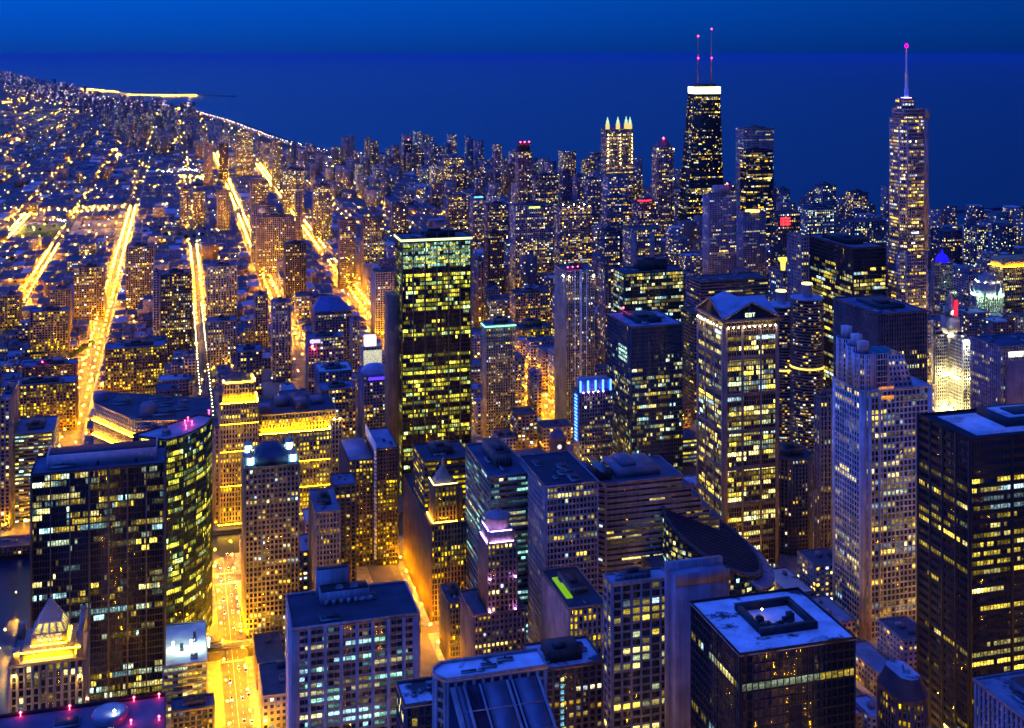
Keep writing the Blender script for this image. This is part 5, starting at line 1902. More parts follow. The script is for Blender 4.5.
far = S(flats, seg=1.1, lit=.24, gain=1.45, bay=3.6, fl=3.3)
MID = [
    # x0, y0, x1, Y, dep, wall, style extras, label
    (493, 153, 501, 3350, 24, (.34, .30, .38), dict(lit=.05), "slim pale violet tower beside amber shore lamps near the lake"),
    (515, 152, 532, 2700, 28, (.30, .26, .34), dict(lit=.18), "slim tower with a dark cap and three red lights near the lake"),
    (404, 142, 412, 4300, 26, (.04, .04, .06), dict(lit=.04), "lone dark tower with a red tip breaking the shoreline"),
    (415, 153, 425, 4150, 26, (.12, .12, .2), dict(lit=.05), "dark tower with a pale shoulder beside the lone dark tower"),
    (442, 158, 464, 3500, 26, (.26, .22, .30), dict(lit=.26), "broad grey-brown apartment slab with a white roof box near the shore"),
    (510, 206, 553, 2000, 34, (.40, .36, .44), dict(lit=.34, pf=.4), "broad grey apartment tower with white ribs and a lime lit roof line"),
    (554, 208, 592, 1960, 34, (.36, .28, .30), dict(lit=.36), "broad brown apartment tower with amber lamps along its roof"),
    (601, 198, 629, 1900, 30, (.24, .22, .30), dict(lit=.2), "dark grey tower with a hipped dark roof in the central cluster"),
    (603, 177, 629, 2350, 30, (.46, .46, .56), dict(lit=.12), "pale lilac tower with a lit white top below the far lantern tower"),
    (598, 232, 622, 1700, 28, (.16, .14, .2), dict(lit=.26), "dark mid-rise with a gold striped base in the central cluster"),
    (623, 230, 661, 1640, 34, (.48, .36, .34), dict(lit=.3), "rosy slab with two projecting bays and a dark roof in the central cluster"),
    (632, 202, 658, 2100, 30, (.20, .17, .24), dict(lit=.2), "dark tower with a curved red neon strip on its roof"),
    (560, 172, 572, 2900, 26, (.12, .12, .24), dict(lit=.08), "blue-black tower against the lake left of the pale lilac tower"),
    (573, 176, 583, 2800, 26, (.3, .28, .4), dict(lit=.1), "violet-grey slim tower against the lake"),
    (584, 180, 601, 2600, 28, (.2, .22, .36), dict(lit=.14), "bluish flat tower with a white edge against the lake"),
    (532, 176, 558, 2600, 28, (.14, .13, .22), dict(lit=.26), "dark wide tower sprinkled with gold lights against the lake"),
    (484, 205, 508, 2300, 28, (.20, .17, .22), dict(lit=.3), "dark brown tower left of the broad ribbed apartment tower"),
    (470, 196, 484, 2500, 28, (.22, .24, .4), dict(lit=.2), "bluish tower with a bright cyan roof strip"),
    (446, 196, 468, 2700, 28, (.24, .2, .26), dict(lit=.26), "tall brown apartment slab behind the green-gold tower"),
    (430, 184, 442, 3200, 26, (.42, .32, .34), dict(lit=.1), "pinkish slab tower above the green-gold tower"),
    (390, 205, 408, 2700, 26, (.2, .18, .28), dict(lit=.2), "dark violet mid-rise left of the green-gold tower"),
    (338, 221, 356, 2150, 26, (.36, .26, .26), dict(lit=.18), "brown apartment slab right of the fourth golden avenue"),
    (361, 219, 384, 2150, 26, (.30, .20, .20), dict(lit=.34), "brown slab dotted with gold windows left of the green-gold tower"),
    (312, 186, 332, 2700, 26, (.32, .26, .32), dict(lit=.32), "grey apartment tower with many lit flats beside the upper golden avenue"),
    (282, 170, 304, 3200, 26, (.28, .24, .32), dict(lit=.36), "wide grey tower full of small lights above the upper golden avenue"),
    (272, 141, 282, 3700, 24, (.28, .26, .36), dict(lit=.2), "thin pointed tower beside the head of the brightest avenue"),
    (236, 132, 253, 4200, 26, (.34, .3, .38), dict(lit=.34), "paired apartment towers block with gold lit side near the park"),
    (204, 144, 213, 3900, 24, (.54, .42, .50), dict(lit=.0), "blank mauve slab tower left of the third golden avenue"),
    (219, 144, 228, 3950, 24, (.20, .12, .14), dict(lit=.02), "blank dark red slab tower beside the mauve slab"),
    (217, 191, 230, 2900, 24, (.50, .38, .38), dict(lit=.0), "twin-slab pinkish block on the left of the third golden avenue"),
    (180, 190, 190, 3000, 22, (.44, .32, .36), dict(lit=.2), "small rosy tower with gold base in the left neighbourhood"),
    (193, 192, 205, 2980, 22, (.40, .28, .32), dict(lit=.2), "small brown tower next to the rosy one in the left neighbourhood"),
    (250, 181, 268, 2900, 26, (.30, .22, .26), dict(lit=.34), "brown slab with many windows between the two upper golden avenues"),
    (251, 206, 276, 2450, 28, (.34, .30, .40), dict(lit=.12), "grey mid-rise with a flat roof between the third and fourth avenues"),
    (256, 218, 296, 2300, 28, (.44, .34, .34), dict(lit=.1), "long pinkish block with a round water tank between the golden avenues"),
    (295, 192, 302, 2600, 14, (.46, .36, .36), dict(lit=.0), "narrow pink chimney-like slab beside the fourth golden avenue"),
    (284, 245, 306, 1980, 30, (.10, .07, .08), dict(lit=.06), "dark brick block between the third and fourth golden avenues"),
    (371, 273, 398, 1760, 40, (.62, .54, .48), dict(lit=.03), "plain white block beside the golden avenue left of the green-gold tower"),
    (474, 262, 484, 1700, 26, (.18, .15, .2), dict(lit=.15), "slim dark block right of the green-gold tower"),
    (484, 234, 504, 1900, 26, (.26, .14, .10), dict(lit=.1), "red-brown mid-rise with warm lower floors right of the green-gold tower"),
    (510, 294, 550, 1640, 30, (.44, .32, .24), dict(lit=.34, pal='gold'), "beige mid-rise with gold windows behind the golden street in the centre"),
    (598, 268, 611, 1420, 26, (.40, .30, .26), dict(lit=.2), "narrow beige tower squeezed beside the slender white-lined tower"),
    (815, 186, 836, 2150, 30, (.22, .26, .36), dict(lit=.24, pal='cool'), "bluish block with a lit roof edge left of the tall spired tower"),
    (846, 193, 868, 2150, 30, (.16, .18, .28), dict(lit=.3, pal='home'), "dark apartment block dotted with lights left of the tall spired tower"),
    (797, 208, 834, 1800, 34, (.30, .36, .44), dict(lit=.22, pal='cool'), "pale gridded block behind the black steel tower"),
    (777, 190, 790, 2350, 26, (.30, .36, .48), dict(lit=.12, pal='cool'), "bluish small tower right of the dark lakeside pair"),
    (840, 222, 886, 1650, 30, (.14, .17, .26), dict(lit=.12, pal='cool'), "low dark slab with a sloped blue roof beside the tall spired tower"),
    (770, 214, 800, 1700, 26, (.10, .09, .12), dict(lit=.1), "dark slab carrying a glowing red sign"),
    (931, 232, 962, 1800, 36, (.10, .10, .16), dict(lit=.1), "dark office slab behind the blue domed tower"),
    (964, 228, 988, 1750, 34, (.13, .13, .2), dict(lit=.2, pal='cool'), "dark slab with white lit roof lines behind the gothic crowned tower"),
    (992, 227, 1014, 1900, 34, (.10, .11, .18), dict(lit=.16, pal='cool'), "dark office slab above the gold topped tower"),
    (956, 302, 974, 1450, 26, (.34, .26, .26), dict(lit=.08), "pinkish mid-rise between the blue dome and the gothic crown"),
    (770, 272, 800, 1250, 30, (.34, .30, .30), dict(lit=.2, pal='office'), "grey block with two lit roof bowls behind the round balcony towers"),
]
for (x0_, y0_, x1_, Y_, dp_, wc, ex, lab) in MID:
    sty = dict(far, wall=wc)
    sty.update(ex)
    nm = "apartment_tower" if 'tower' in lab else "apartment_block"
    t, g, st, rng = box_tower(nm, lab, nm.replace("_", " "), spot_ext(x0_, y0_, x1_, Y_, dp_), sty, house=4 if 'slab' not in lab else 0, units=0)
    x0, x1, y0, y1, h = g
    if "three red lights" in lab:
        m = MB()
        m.box(x0 + 4, x1 - 4, y0 + 4, y1 - 4, h + 4, h + 22)
        t.part("dark_cap", m, DARKM)
        for k_ in range(3):
            m = MB()
            m.octa([(x0 + 6 + k_ * (x1 - x0 - 12) / 2, y0 + 3, h + 23)], 1.6)
            t.part("warning_light", m, REDL)
    if "red tip" in lab:
        m = MB()
        m.octa([((x0 + x1) / 2, y0 + 3, h + 8)], 2.4)
        t.part("warning_light", m, emit("soft_red_glow", (1.0, .2, .2), 9))
    if "red neon" in lab:
        m = MB()
        for k_ in range(12):
            a_, b_ = pi * (1 + k_ / 12), pi * (1 + (k_ + 1) / 12)
            cx_, w_ = (x0 + x1) / 2 - 6, (x1 - x0) * .32
            m.tube((cx_ + w_ * cos(a_), y0 + 2 + 6 * sin(a_), h + 3), (cx_ + w_ * cos(b_), y0 + 2 + 6 * sin(b_), h + 3), 1.1, 1.1)
        t.part("neon_strip", m, REDN)
    if "cyan roof" in lab:
        m = MB()
        m.box(x0 + 2, x1 - 2, y0 - 1.2, y0 - .6, h - 4, h - 1)
        t.part("roof_strip_light", m, emit("cyan_roof_strip", (.1, .55, 1.0), 1.6))
    if "lime lit roof" in lab:
        m = MB()
        m.box(x0 + 24, x0 + 44, y0 - .9, y0 - .5, h - 4, h - 1)
        t.part("roof_strip_light", m, emit("lime_roof_strip", (.85, 1.0, .2), 1.4))
    if "amber lamps along" in lab:
        for k_ in range(6):
            m = MB()
            m.octa([(x0 + 5 + k_ * (x1 - x0 - 10) / 5, y0 - 2, h + (2 if k_ % 2 else 6))], .9)
            t.part("roof_lamp", m, emit("amber_far_lamp", (1.0, .6, .12), 90))
    if "red sign" in lab:
        m = MB()
        for r_ in range(3):
            for k_ in range(5):
                m.box(x0 + 4 + k_ * 3.4, x0 + 6.4 + k_ * 3.4, y0 - 1.4, y0 - .8, h - 8 - r_ * 4.4 - (k_ % 2), h - 5.2 - r_ * 4.4)
        t.part("neon_sign", m, REDN)
    if "water tank" in lab:
        m = MB()
        m.lathe(x0 + 10, y0 + 12, [(1.2, h + .3), (1.2, h + 8), (6, h + 10), (7, h + 14), (5, h + 17), (1, h + 18)], 16)
        t.part("water_tank", m, roofn((.4, .42, .5)))
    if "roof bowls" in lab:
        for k_ in (6, 20):
            m = MB()
            m.lathe(x0 + k_, y0 + 10, [(2.5, h + .3), (3, h + 9), (5.5, h + 12), (6, h + 14)], 16)
            t.part("roof_bowl", m, emit("bowl_glow_%d" % k_, (1.0, .75, .12) if k_ == 6 else (.3, .6, 1.0), 1.2))
    if "two projecting" in lab:
        m = MB()
        for f_ in (.02, .62):
            m.box(x0 + (x1 - x0) * f_, x0 + (x1 - x0) * (f_ + .14), y0 - 4, y0 - .5, 0, h - 3)
        t.part("projecting_bay", m, walln(wc))

# --- left middle -------------------------------------------------------------------
# the huge commercial hall with the golden tower
mx0, mx1 = X_at(214, 1100, 90), X_at(343, 1100, 90)
t = Thing("trade_hall", "vast riverside hall with golden flood-lit cornices and a glowing stepped tower", "trade hall", ((mx0 + mx1) / 2, 1140))
rng = np.random.default_rng(31)
wall, glass, roof, wins = MB(), MB(), MB(), []
stt = dict(BASE, **S(piers, wall=(.46, .36, .22), bay=3.0, fl=4.2, pf=.46, sf=.34, lit=.62, pal='gold', gain=1.25, seg=3, full=((.60, .66), (.76, .82), (.36, .42))))
hm = 74
facade(wall, glass, wins, rect(mx0, mx1, 1102, 1165), 0, hm, stt, rng)
roof_deck(roof, rect(mx0, mx1, 1102, 1165), hm, .7)
facade(wall, glass, wins, rect(mx0 + 6, mx1 - 6, 1108, 1162), hm + .3, hm + 16, dict(stt, lit=.05), rng)
roof_deck(roof, rect(mx0 + 6, mx1 - 6, 1108, 1162), hm + 16, .7)
sx0, sx1 = X_at(220, 1096, 100), X_at(258, 1096, 100)
pl = rect(sx0, sx1, 1094, 1125)
stt2 = dict(stt, bay=2.6, full=(), lit=.3)
facade(wall, glass, wins, pl, 0, 106, stt2, rng)
roof_deck(roof, pl, 106, .7)
pl = rect(sx0 + 3, sx1 - 3, 1097, 1122)
facade(wall, glass, wins, pl, 106.3, 123, dict(stt2, lit=.1), rng)
roof_deck(roof, pl, 123, .7)
roof.prism(rect(sx0 + 4, sx1 - 4, 1098, 1121), 123.3, 130, 1, rect(sx0 + 12, sx1 - 12, 1106, 1113))
for (ex, w_) in ((mx0 + 1, 9), (mx1 - 10, 9)):
    pl = rect(ex, ex + w_, 1099.5, 1110)
    facade(wall, glass, wins, pl, 0, hm + 9, dict(stt2, lit=.2), rng)
    roof_deck(roof, pl, hm + 9, .6)
t.part("facade", wall, walln((.46, .36, .22)))
t.part("glazing", glass, GLASSN)
t.part("roof", roof, [walln((.46, .36, .22)), roofn((.05, .05, .07))])
t.windows(wins, False)
AMB = emit("amber_cornice_glow", (1.0, .52, .004), 210)
flood(t, [((mx0 + 11, 1104), (sx0 - 2, 1104)), ((sx1 + 2, 1104), (mx1 - 11, 1104))], hm + .9, AMB, w=.8)
flood(t, [((sx0 + .5, 1094.3), (sx1 - .5, 1094.3)), ((sx1 - .3, 1096), (sx1 - .3, 1124))], 107.2, AMB, w=.8)
flood(t, [((sx0 + 4, 1097.6), (sx1 - 4, 1097.6)), ((sx1 - 3.6, 1099), (sx1 - 3.6, 1121))], 124.2, AMB, w=.8)
flood(t, [((sx0 - 2, 1090), (sx1 + 2, 1090)), ((sx1 + 6, 1098), (mx1 - 12, 1098)), ((mx0 + 2, 1098), (sx0 - 4, 1098))], 3, emit("amber_base_glow", (1.0, .55, .01), 34), w=.8)
for z_ in (27, 50):  # strips added only to wash the hall front gold, no ledge lamps here
    flood(t, [((sx1 + 4, 1097.5), (mx1 - 12, 1097.5))], z_, emit("amber_added_wash", (1.0, .55, .01), 12), w=.6)
for z_ in (36, 66, 90):  # likewise added wash strips before the tower front
    flood(t, [((sx0, 1090), (sx1, 1090))], z_, emit("amber_added_wash", (1.0, .55, .01), 12), w=.6)
m = MB()
m.octa([(sx0 + 3, 1096.5, 126.5), (sx1 - 3, 1096.5, 126.5), (mx1 - 8, 1099, hm + 11), (mx1 - 3, 1099, hm + 11), (mx1 - 12, 1103, hm + 2.5)], .8)
t.part("corner_lamp", m, emit("golden_corner_lamp", (1.0, .55, .03), 500))
m = MB()
m.lathe(mx0 + 72, 1140, [(6, hm + 16.3), (6, hm + 22), (4.6, hm + 24.5), (2, hm + 26)], 14)
for k_ in range(4):
    xx = mx0 + 40 + k_ * 16
    m.box(xx, xx + 11, 1118 + (k_ % 2) * 14, 1136 + (k_ % 2) * 14, hm + 16.3, hm + 20 + (k_ % 3) * 2)
t.part("rooftop_plant", m, roofn((.14, .13, .17)))
claim(rect(mx0, mx1, 1090, 1166), 90)
LAND.append(((mx0 + mx1) / 2, 1140, 90, "golden trade hall"))

# wedge-shaped showroom building beside it, gold-lit slanted front
a_, b_, c_ = at(94, 404, 74), at(137, 422, 74), at(212, 420, 74)
poly = [a_, b_, c_, (c_[0], c_[1] + 70), (a_[0] + 4, a_[1] + 40)]
t, g, st, rng = generic("showroom_building", "wedge-shaped building with a slanting gold-lit upper front beside the bright left avenue", "showroom building", poly, 74,
    S(grid, wall=(.46, .36, .26), lit=.06, bay=3.4, pf=.6, sf=.6, pal='gold', roof=(.07, .06, .08)), house=0, units=8)
for k_, (p, q) in enumerate(((a_, b_), (b_, c_))):
    p, q = np.array(p), np.array(q)
    d = (q - p) / np.linalg.norm(q - p)
    n = np.array((d[1], -d[0]))
    flood(t, [(tuple(p + n * 2.6 + d), tuple(q + n * 2.6 - d))], 60, AMB, w=.6)
    flood(t, [(tuple(p + n * 2.6 + d), tuple(q + n * 2.6 - d))], 46, AMB, w=.6)
m = MB()
for z_ in (44.8, 58.8):
    for (p, q) in ((a_, b_), (b_, c_)):
        p, q = np.array(p), np.array(q)
        d = (q - p) / np.linalg.norm(q - p)
        n = np.array((d[1], -d[0]))
        m.hexa([[(*(p + n * .5), z_), (*(p + n * 3.2), z_), (*(q + n * 3.2), z_), (*(q + n * .5), z_), (*(p + n * .5), z_ + .8), (*(p + n * 3.2), z_ + .8), (*(q + n * 3.2), z_ + .8), (*(q + n * .5), z_ + .8)]])
t.part("ledge", m, walln((.46, .36, .26)))
m = MB()
qx, qy = at(150, 398, 80)
m.lathe(at(148, 410, 78)[0], at(148, 410, 78)[1], [(8, 74.3), (8, 82), (5, 85), (1, 86)], 14)
t.part("roof_drum", m, roofn((.22, .2, .24)))
m = MB()
m.lathe(at(100, 398, 78)[0], at(100, 398, 78)[1] + 8, [(7, 74.3), (7, 80), (5, 82)], 14)
t.part("roof_drum", m, roofn((.22, .2, .24)))
sp = spot(168, 402, 202, Y=1290, dep=8)
box_tower("office_building", "small block with a bright blue slatted screen behind the wedge-shaped showroom", "office building",
    sp, S(curtain, wall=(.3, .34, .46), lit=.0, glass=GLASSB, roof=(.3, .34, .46)), house=0, units=0)

BLK = [
    (105, 348, 165, 1500, 30, (.26, .16, .11), dict(lit=.34, pal='gold', bay=3.2), "broad brown apartment block full of gold windows right of the bright left avenue"),
    (0, 385, 78, 1420, 30, (.30, .18, .10), dict(lit=.42, pal='gold', bay=3.4), "long brown brick block with rows of gold windows left of the bright avenue"),
    (22, 366, 78, 1560, 24, (.14, .10, .09), dict(lit=.1), "low dark brick block with a red roof light left of the bright avenue"),
    (153, 274, 160, 1700, 30, (.55, .50, .58), dict(lit=.0), "narrow white concrete end slab of the dark left tower"),
    (161, 274, 192, 1700, 26, (.13, .11, .13), dict(lit=.38, bay=2.8), "dark apartment tower speckled with gold lights beside the elevated tracks"),
    (126, 247, 154, 2060, 28, (.28, .22, .28), dict(lit=.3), "grey gridded apartment tower above the dark left tower"),
    (207, 267, 237, 1900, 28, (.44, .36, .42), dict(lit=.3, bay=3.8, pf=.45), "pale framed apartment block right of the elevated tracks"),
    (74, 268, 105, 2000, 26, (.36, .24, .18), dict(lit=.3, pal='home', bay=3.6), "brown loft block with lit windows left of the bright avenue"),
    (271, 303, 291, 1560, 24, (.50, .42, .46), dict(lit=.2, pf=.5, bay=4), "white framed apartment block left of the golden fourth avenue"),
    (207, 322, 236, 1640, 30, (.40, .32, .30), dict(lit=.3, pf=.5), "beige loft with tall windows right of the elevated tracks"),
    (0, 400, 11, 1135, 60, (.40, .34, .34), dict(lit=.16, pal='cool'), "pale tower sliver at the left edge above the river"),
    (14, 434, 58, 1150, 50, (.30, .28, .28), dict(lit=.5, pal='cool', pf=.0, sf=.5, bay=4), "office block with lit ribbon floors and a broad blue roof at the left"),
    (50, 290, 72, 1880, 26, (.42, .32, .24), dict(lit=.2, pal='gold'), "low brick loft with warm walls left of the bright avenue"),
    (0, 296, 22, 1960, 30, (.34, .24, .18), dict(lit=.3, pal='gold'), "low gold windowed block at the left edge"),
    (30, 312, 70, 1750, 26, (.30, .22, .2), dict(lit=.3, pal='gold'), "low office block with a row of cool lit windows left of the bright avenue"),
    (315, 372, 352, 1330, 40, (.26, .24, .3), dict(lit=.1, roof=(.3, .45, .45)), "low block with a pale teal roof behind the golden trade hall"),
    (318, 390, 356, 1230, 30, (.42, .28, .2), dict(lit=.15), "hollow-roofed brown block behind the golden trade hall"),
    (358, 376, 392, 1290, 40, (.20, .22, .34), dict(lit=.12), "round-roofed entertainment hall with violet lights left of the green-gold tower"),
    (312, 312, 352, 1560, 40, (.16, .16, .24), dict(lit=.1, roof=(.10, .14, .3)), "dark steep roofed hall left of the golden fourth avenue"),
    (350, 322, 360, 1520, 20, (.40, .34, .34), dict(lit=.2), "small cube building beside the golden fourth avenue"),
    (306, 338, 344, 1440, 24, (.3, .28, .34), dict(lit=.25), "low pale block with a violet roof sign near the fourth avenue"),
    (236, 352, 262, 1420, 30, (.24, .18, .18), dict(lit=.2), "low brown block just behind the golden stepped tower"),
    (254, 296, 268, 1750, 24, (.36, .28, .3), dict(lit=.2), "low blue roofed block between the third and fourth avenues"),
]
for (x0_, y0_, x1_, Y_, dp_, wc, ex, lab) in BLK:
    sty = dict(far, wall=wc, roof=(.16, .17, .24), gain=1.2)
    sty.update(ex)
    nm = "apartment_tower" if 'tower' in lab else "apartment_block" if 'apartment' in lab else "office_building"
    t, g, st, rng = box_tower(nm, lab, nm.replace("_", " "), spot_ext(x0_, y0_, x1_, Y_, dp_), sty, house=3, units=3)
    x0, x1, y0, y1, h = g
    if "violet lights" in lab:
        m = MB()
        m.lathe((x0 + x1) / 2, (y0 + y1) / 2, [(15, h + .4), (14, h + 4), (9, h + 7), (2, h + 8.5)], 20)
        t.part("round_roof", m, roofn((.3, .33, .45)))
        m = MB()
        m.box(x0 + 5, x1 - 6, y0 - 1.4, y0 - .9, h - 4, h - 1)
        t.part("violet_sign", m, emit("violet_sign_glow", (.08, .03, 1.0), 1.8))
    if "steep roofed" in lab:
        m = MB()
        m.prism(rect(x0, x1, y0, y1), h + .3, h + 16, 0, rect(x0 + 8, x1 - 14, y0 + 17, y1 - 17))
        t.part("steep_roof", m, roofn((.12, .15, .3)))
    if "violet roof sign" in lab:
        m = MB()
        m.box(x0 + 2, x0 + 14, y0 - 1.2, y0 - .8, h - 5, h - 1)
        t.part("roof_sign", m, emit("lilac_sign_glow", (.5, .4, 1.0), 1.6))
        m = MB()
        m.octa([(x0 + 4, y0 - 2, h - 9), (x0 + 7, y0 - 2, h - 12)], 1.2)
        t.part("red_lamp", m, REDL)
    if "red roof light" in lab:
        m = MB()
        m.octa([((x0 + x1) / 2 - 8, y0 + 2, h + 5)], 1.0)
        t.part("warning_light", m, REDL)

# white glowing billboard block by the avenue
sp = spot(363, 348, 382, Y=1420, dep=16)
x0, x1, y0, y1, h = sp
t, g, st, rng = box_tower("office_building", "small block wrapped in a glowing white lit face beside the golden avenue", "office building",
    sp, S(grid, wall=(.5, .5, .46), lit=.1, roof=(.2, .22, .3)), house=0, units=0)
m = MB()
m.quads([[(x0 + .5, y0 - .9, 6), (x1 - .5, y0 - .9, 6), (x1 - .5, y0 - .9, h - 3), (x0 + .5, y0 - .9, h - 3)]], 0, [(1.0, .95, .7)])
t.part("lit_face", m, WIN)
m = MB()
m.box(x0 + 3, x1 - 6, y0 + 4, y1 - 2, h + .3, h + 12)
t.part("lit_stair", m, emit("white_stair_glow", (1.0, .85, .95), 1.2))

# ------------------------------------------------------------------ the rest of the city, block by block
def avenue_phrase(X):
    names = {-108: "the bright left avenue", 38: "the elevated tracks", 161: "the third golden avenue", 297: "the fourth golden avenue", 418: "the golden central street"}
    k = min(names, key=lambda a: abs(a - X))
    if abs(k - X) < 75:
        return ("just left of " if X < k else "just right of ") + names[k]
    return None


def near_landmark(X, Y):
    x, y = px(X, Y, 0)
    best, bd = None, 1e9
    for (lx, ly, lh, ph) in LAND:
        u, v = px(lx, ly, lh * .6)
        d = math.hypot(u - x, v - y)
        if d < bd:
            best, bd, bu, bv = ph, d, u, v
    if abs(bu - x) > abs(bv - y):
        return ("left of the " if x < bu else "right of the ") + best
    return ("above the " if y < bv else "below the ") + best


FW = [((.36, .28, .28), "pinkish"), ((.30, .22, .20), "brown"), ((.22, .14, .12), "dark brick"), ((.42, .36, .36), "pale stone"), ((.26, .24, .32), "slate grey"), ((.40, .32, .26), "beige"), ((.16, .15, .2), "charcoal")]
FR = [((.08, .08, .10), "dark roof"), ((.22, .24, .30), "blue-grey roof"), ((.36, .38, .42), "light blue roof"), ((.14, .13, .15), "black roof")]


def clear_of(x0, x1, y0, y1, pad=4):
    for (a, b, c, d, _) in FOOT:
        if x0 < b + pad and x1 > a - pad and y0 < d + pad and y1 > c - pad:
            return False
    return True


CAND = []                                            # the ordinary buildings: x0,x1,y0,y1,h, wall, roof


def zone(X, Y, r):
    d = shore_x(Y) - X
    if 1380 < Y < 5200 and (0 < 297 - X < 62 or 0 < 161 - X < 55 or -108 < X < -62):
        return r.uniform(6, 11)
    if Y < RIV1:
        return r.uniform(16, 46) if X > 60 else r.uniform(12, 28)
    if Y < 2300:
        if X < -60:
            return r.uniform(7, 15) if r.random() < .88 else r.uniform(20, 38)
        if X < 300:
            return r.uniform(10, 24) if r.random() < .82 else r.uniform(26, 50)
        if X < 640:
            return r.uniform(16, 50) if r.random() < .75 else r.uniform(50, 85)
        return r.uniform(24, 60) if r.random() < .6 else r.uniform(60, 105)
    if Y < 4700:
        if d < 520:
            return r.uniform(45, 130) if r.random() < .55 else r.uniform(14, 40)
        if d < 1000:
            return r.uniform(26, 80) if r.random() < .33 else r.uniform(10, 24)
        return r.uniform(6, 11) if r.random() < .95 else r.uniform(18, 40)
    if d < 380 and Y < 8200:
        return 0.0
    if d < 800:
        return r.uniform(35, 95) if r.random() < .34 else r.uniform(9, 22)
    return r.uniform(8, 14) if r.random() < .95 else r.uniform(18, 40)


r = random.Random(11)
for (bx0, bx1, by0, by1) in BLOCKS:
    Yc = (by0 + by1) / 2
    if Yc > 8600:
        continue
    rows = 2 if by1 - by0 > 60 else 1
    big = zone((bx0 + bx1) / 2, Yc, random.Random(int(bx0 * 7 + by0)))
    if big == 0:
        continue
    if (fx0 - 30 < bx1 and fx1 + 30 > bx0 and by1 > fy0 - 20 and by0 < fy1 + 20):
        continue
    for rr_ in range(rows):
        x = bx0 + 1
        while x < bx1 - 8:
            hgt = zone(x, Yc, r)
            w = r.uniform(13, 22) if hgt < 24 else r.uniform(20, 34)
            if Yc > 3200 and hgt < 24:
                w = r.uniform(16, 40)
            w = min(w, bx1 - 1 - x)
            if w < 8:
                break
            rl = (by1 - by0) / rows
            ya = by0 + rr_ * rl + (1.0 if rr_ == 0 else r.uniform(5, 9))
            yb2 = by0 + (rr_ + 1) * rl - (1.0 if rr_ == rows - 1 else r.uniform(5, 9))
            if hgt > 24:
                yb2 = min(yb2, ya + r.uniform(20, 34))
            if hgt < 5 or r.random() < .07:
                x += w + 2
                continue
            if clear_of(x, x + w, ya, yb2):
                CAND.append((x, x + w, ya, yb2, hgt, r.randrange(len(FW)), r.randrange(len(FR)) if r.random() < (.6 if Yc < 2300 else .25) else 0))
            x += w + (r.uniform(.4, 2) if hgt < 24 else r.uniform(4, 12))


def shown(c):
    x0, x1, y0, y1, h = c[:5]
    d = math.hypot((x0 + x1) / 2, y0)
    u, v = px((x0 + x1) / 2, y0, h)
    if u < -25 or u > 1050 or v > 760:
        return 0
    s = (x1 - x0) * (h + (y1 - y0) * (CAMZ - h) / d) / d ** 2
    return s


CAND = [c for c in CAND if shown(c) > 0]
CAND.sort(key=shown, reverse=True)


def plain_building(mb, c, rng, detail):
    """slots: 0 wall, 1 roof, 2 dark pane, 3 lit pane"""
    x0, x1, y0, y1, h, wi, ri = c
    mb.box(x0, x1, y0, y1, 0.1, h, 0)
    mb.quads([[(x0 + .5, y0 + .5, h + .06), (x1 - .5, y0 + .5, h + .06), (x1 - .5, y1 - .5, h + .06), (x0 + .5, y1 - .5, h + .06)]], 1)
    if detail:
        for (a, b, c_, d) in ((x0, x1, y0, y0 + .4), (x0, x1, y1 - .4, y1), (x0, x0 + .4, y0 + .41, y1 - .41), (x1 - .4, x1, y0 + .41, y1 - .41)):
            mb.box(a, b, c_, d, h + .01, h + 1.1, 0)
        for _ in range(rng.integers(1, 4)):
            a, b = rng.uniform(2, 5), rng.uniform(2, 6)
            xx, yy = rng.uniform(x0 + 1, max(x0 + 1.1, x1 - a - 1)), rng.uniform(y0 + 1, max(y0 + 1.1, y1 - b - 1))
            mb.box(xx, xx + a, yy, yy + b, h + .07, h + rng.uniform(1.2, 4), int(rng.integers(0, 2)))
    fl, bay = (3.5, 3.6) if h > 24 else (3.7, 3.4)
    if y0 > 8600:
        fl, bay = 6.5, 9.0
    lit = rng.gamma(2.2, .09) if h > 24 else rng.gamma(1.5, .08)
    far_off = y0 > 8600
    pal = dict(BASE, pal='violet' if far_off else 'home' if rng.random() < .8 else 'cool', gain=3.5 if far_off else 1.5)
    side = 1 if (x0 + x1) / 2 < 0 else 3
    for f in (0, side):
        A, B = [((x0, y0), (x1, y0)), ((x1, y0), (x1, y1)), None, ((x0, y1), (x0, y0))][f]
        P, n, L, H, mid = face_frame((*A, 0), (*B, 0), (*B, h), (*A, h))
        nf, nb = max(1, int(h / fl)), max(1, int(L / bay))
        F, Bc = np.meshgrid(np.arange(nf), np.arange(nb), indexing='ij')
        F, Bc = F.ravel(), Bc.ravel()
        on = rng.random(len(F)) < lit
        s0, s1, t0, t1 = (Bc + .22) / nb, (Bc + .78) / nb, (F + .28) / nf, (F + .78) / nf
        Q = np.stack([P(s0, t0, .06), P(s1, t0, .06), P(s1, t1, .06), P(s0, t1, .06)], axis=1)
        if on.any():
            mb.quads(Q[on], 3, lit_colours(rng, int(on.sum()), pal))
        if detail and (~on).any():
            mb.quads(Q[~on], 2)


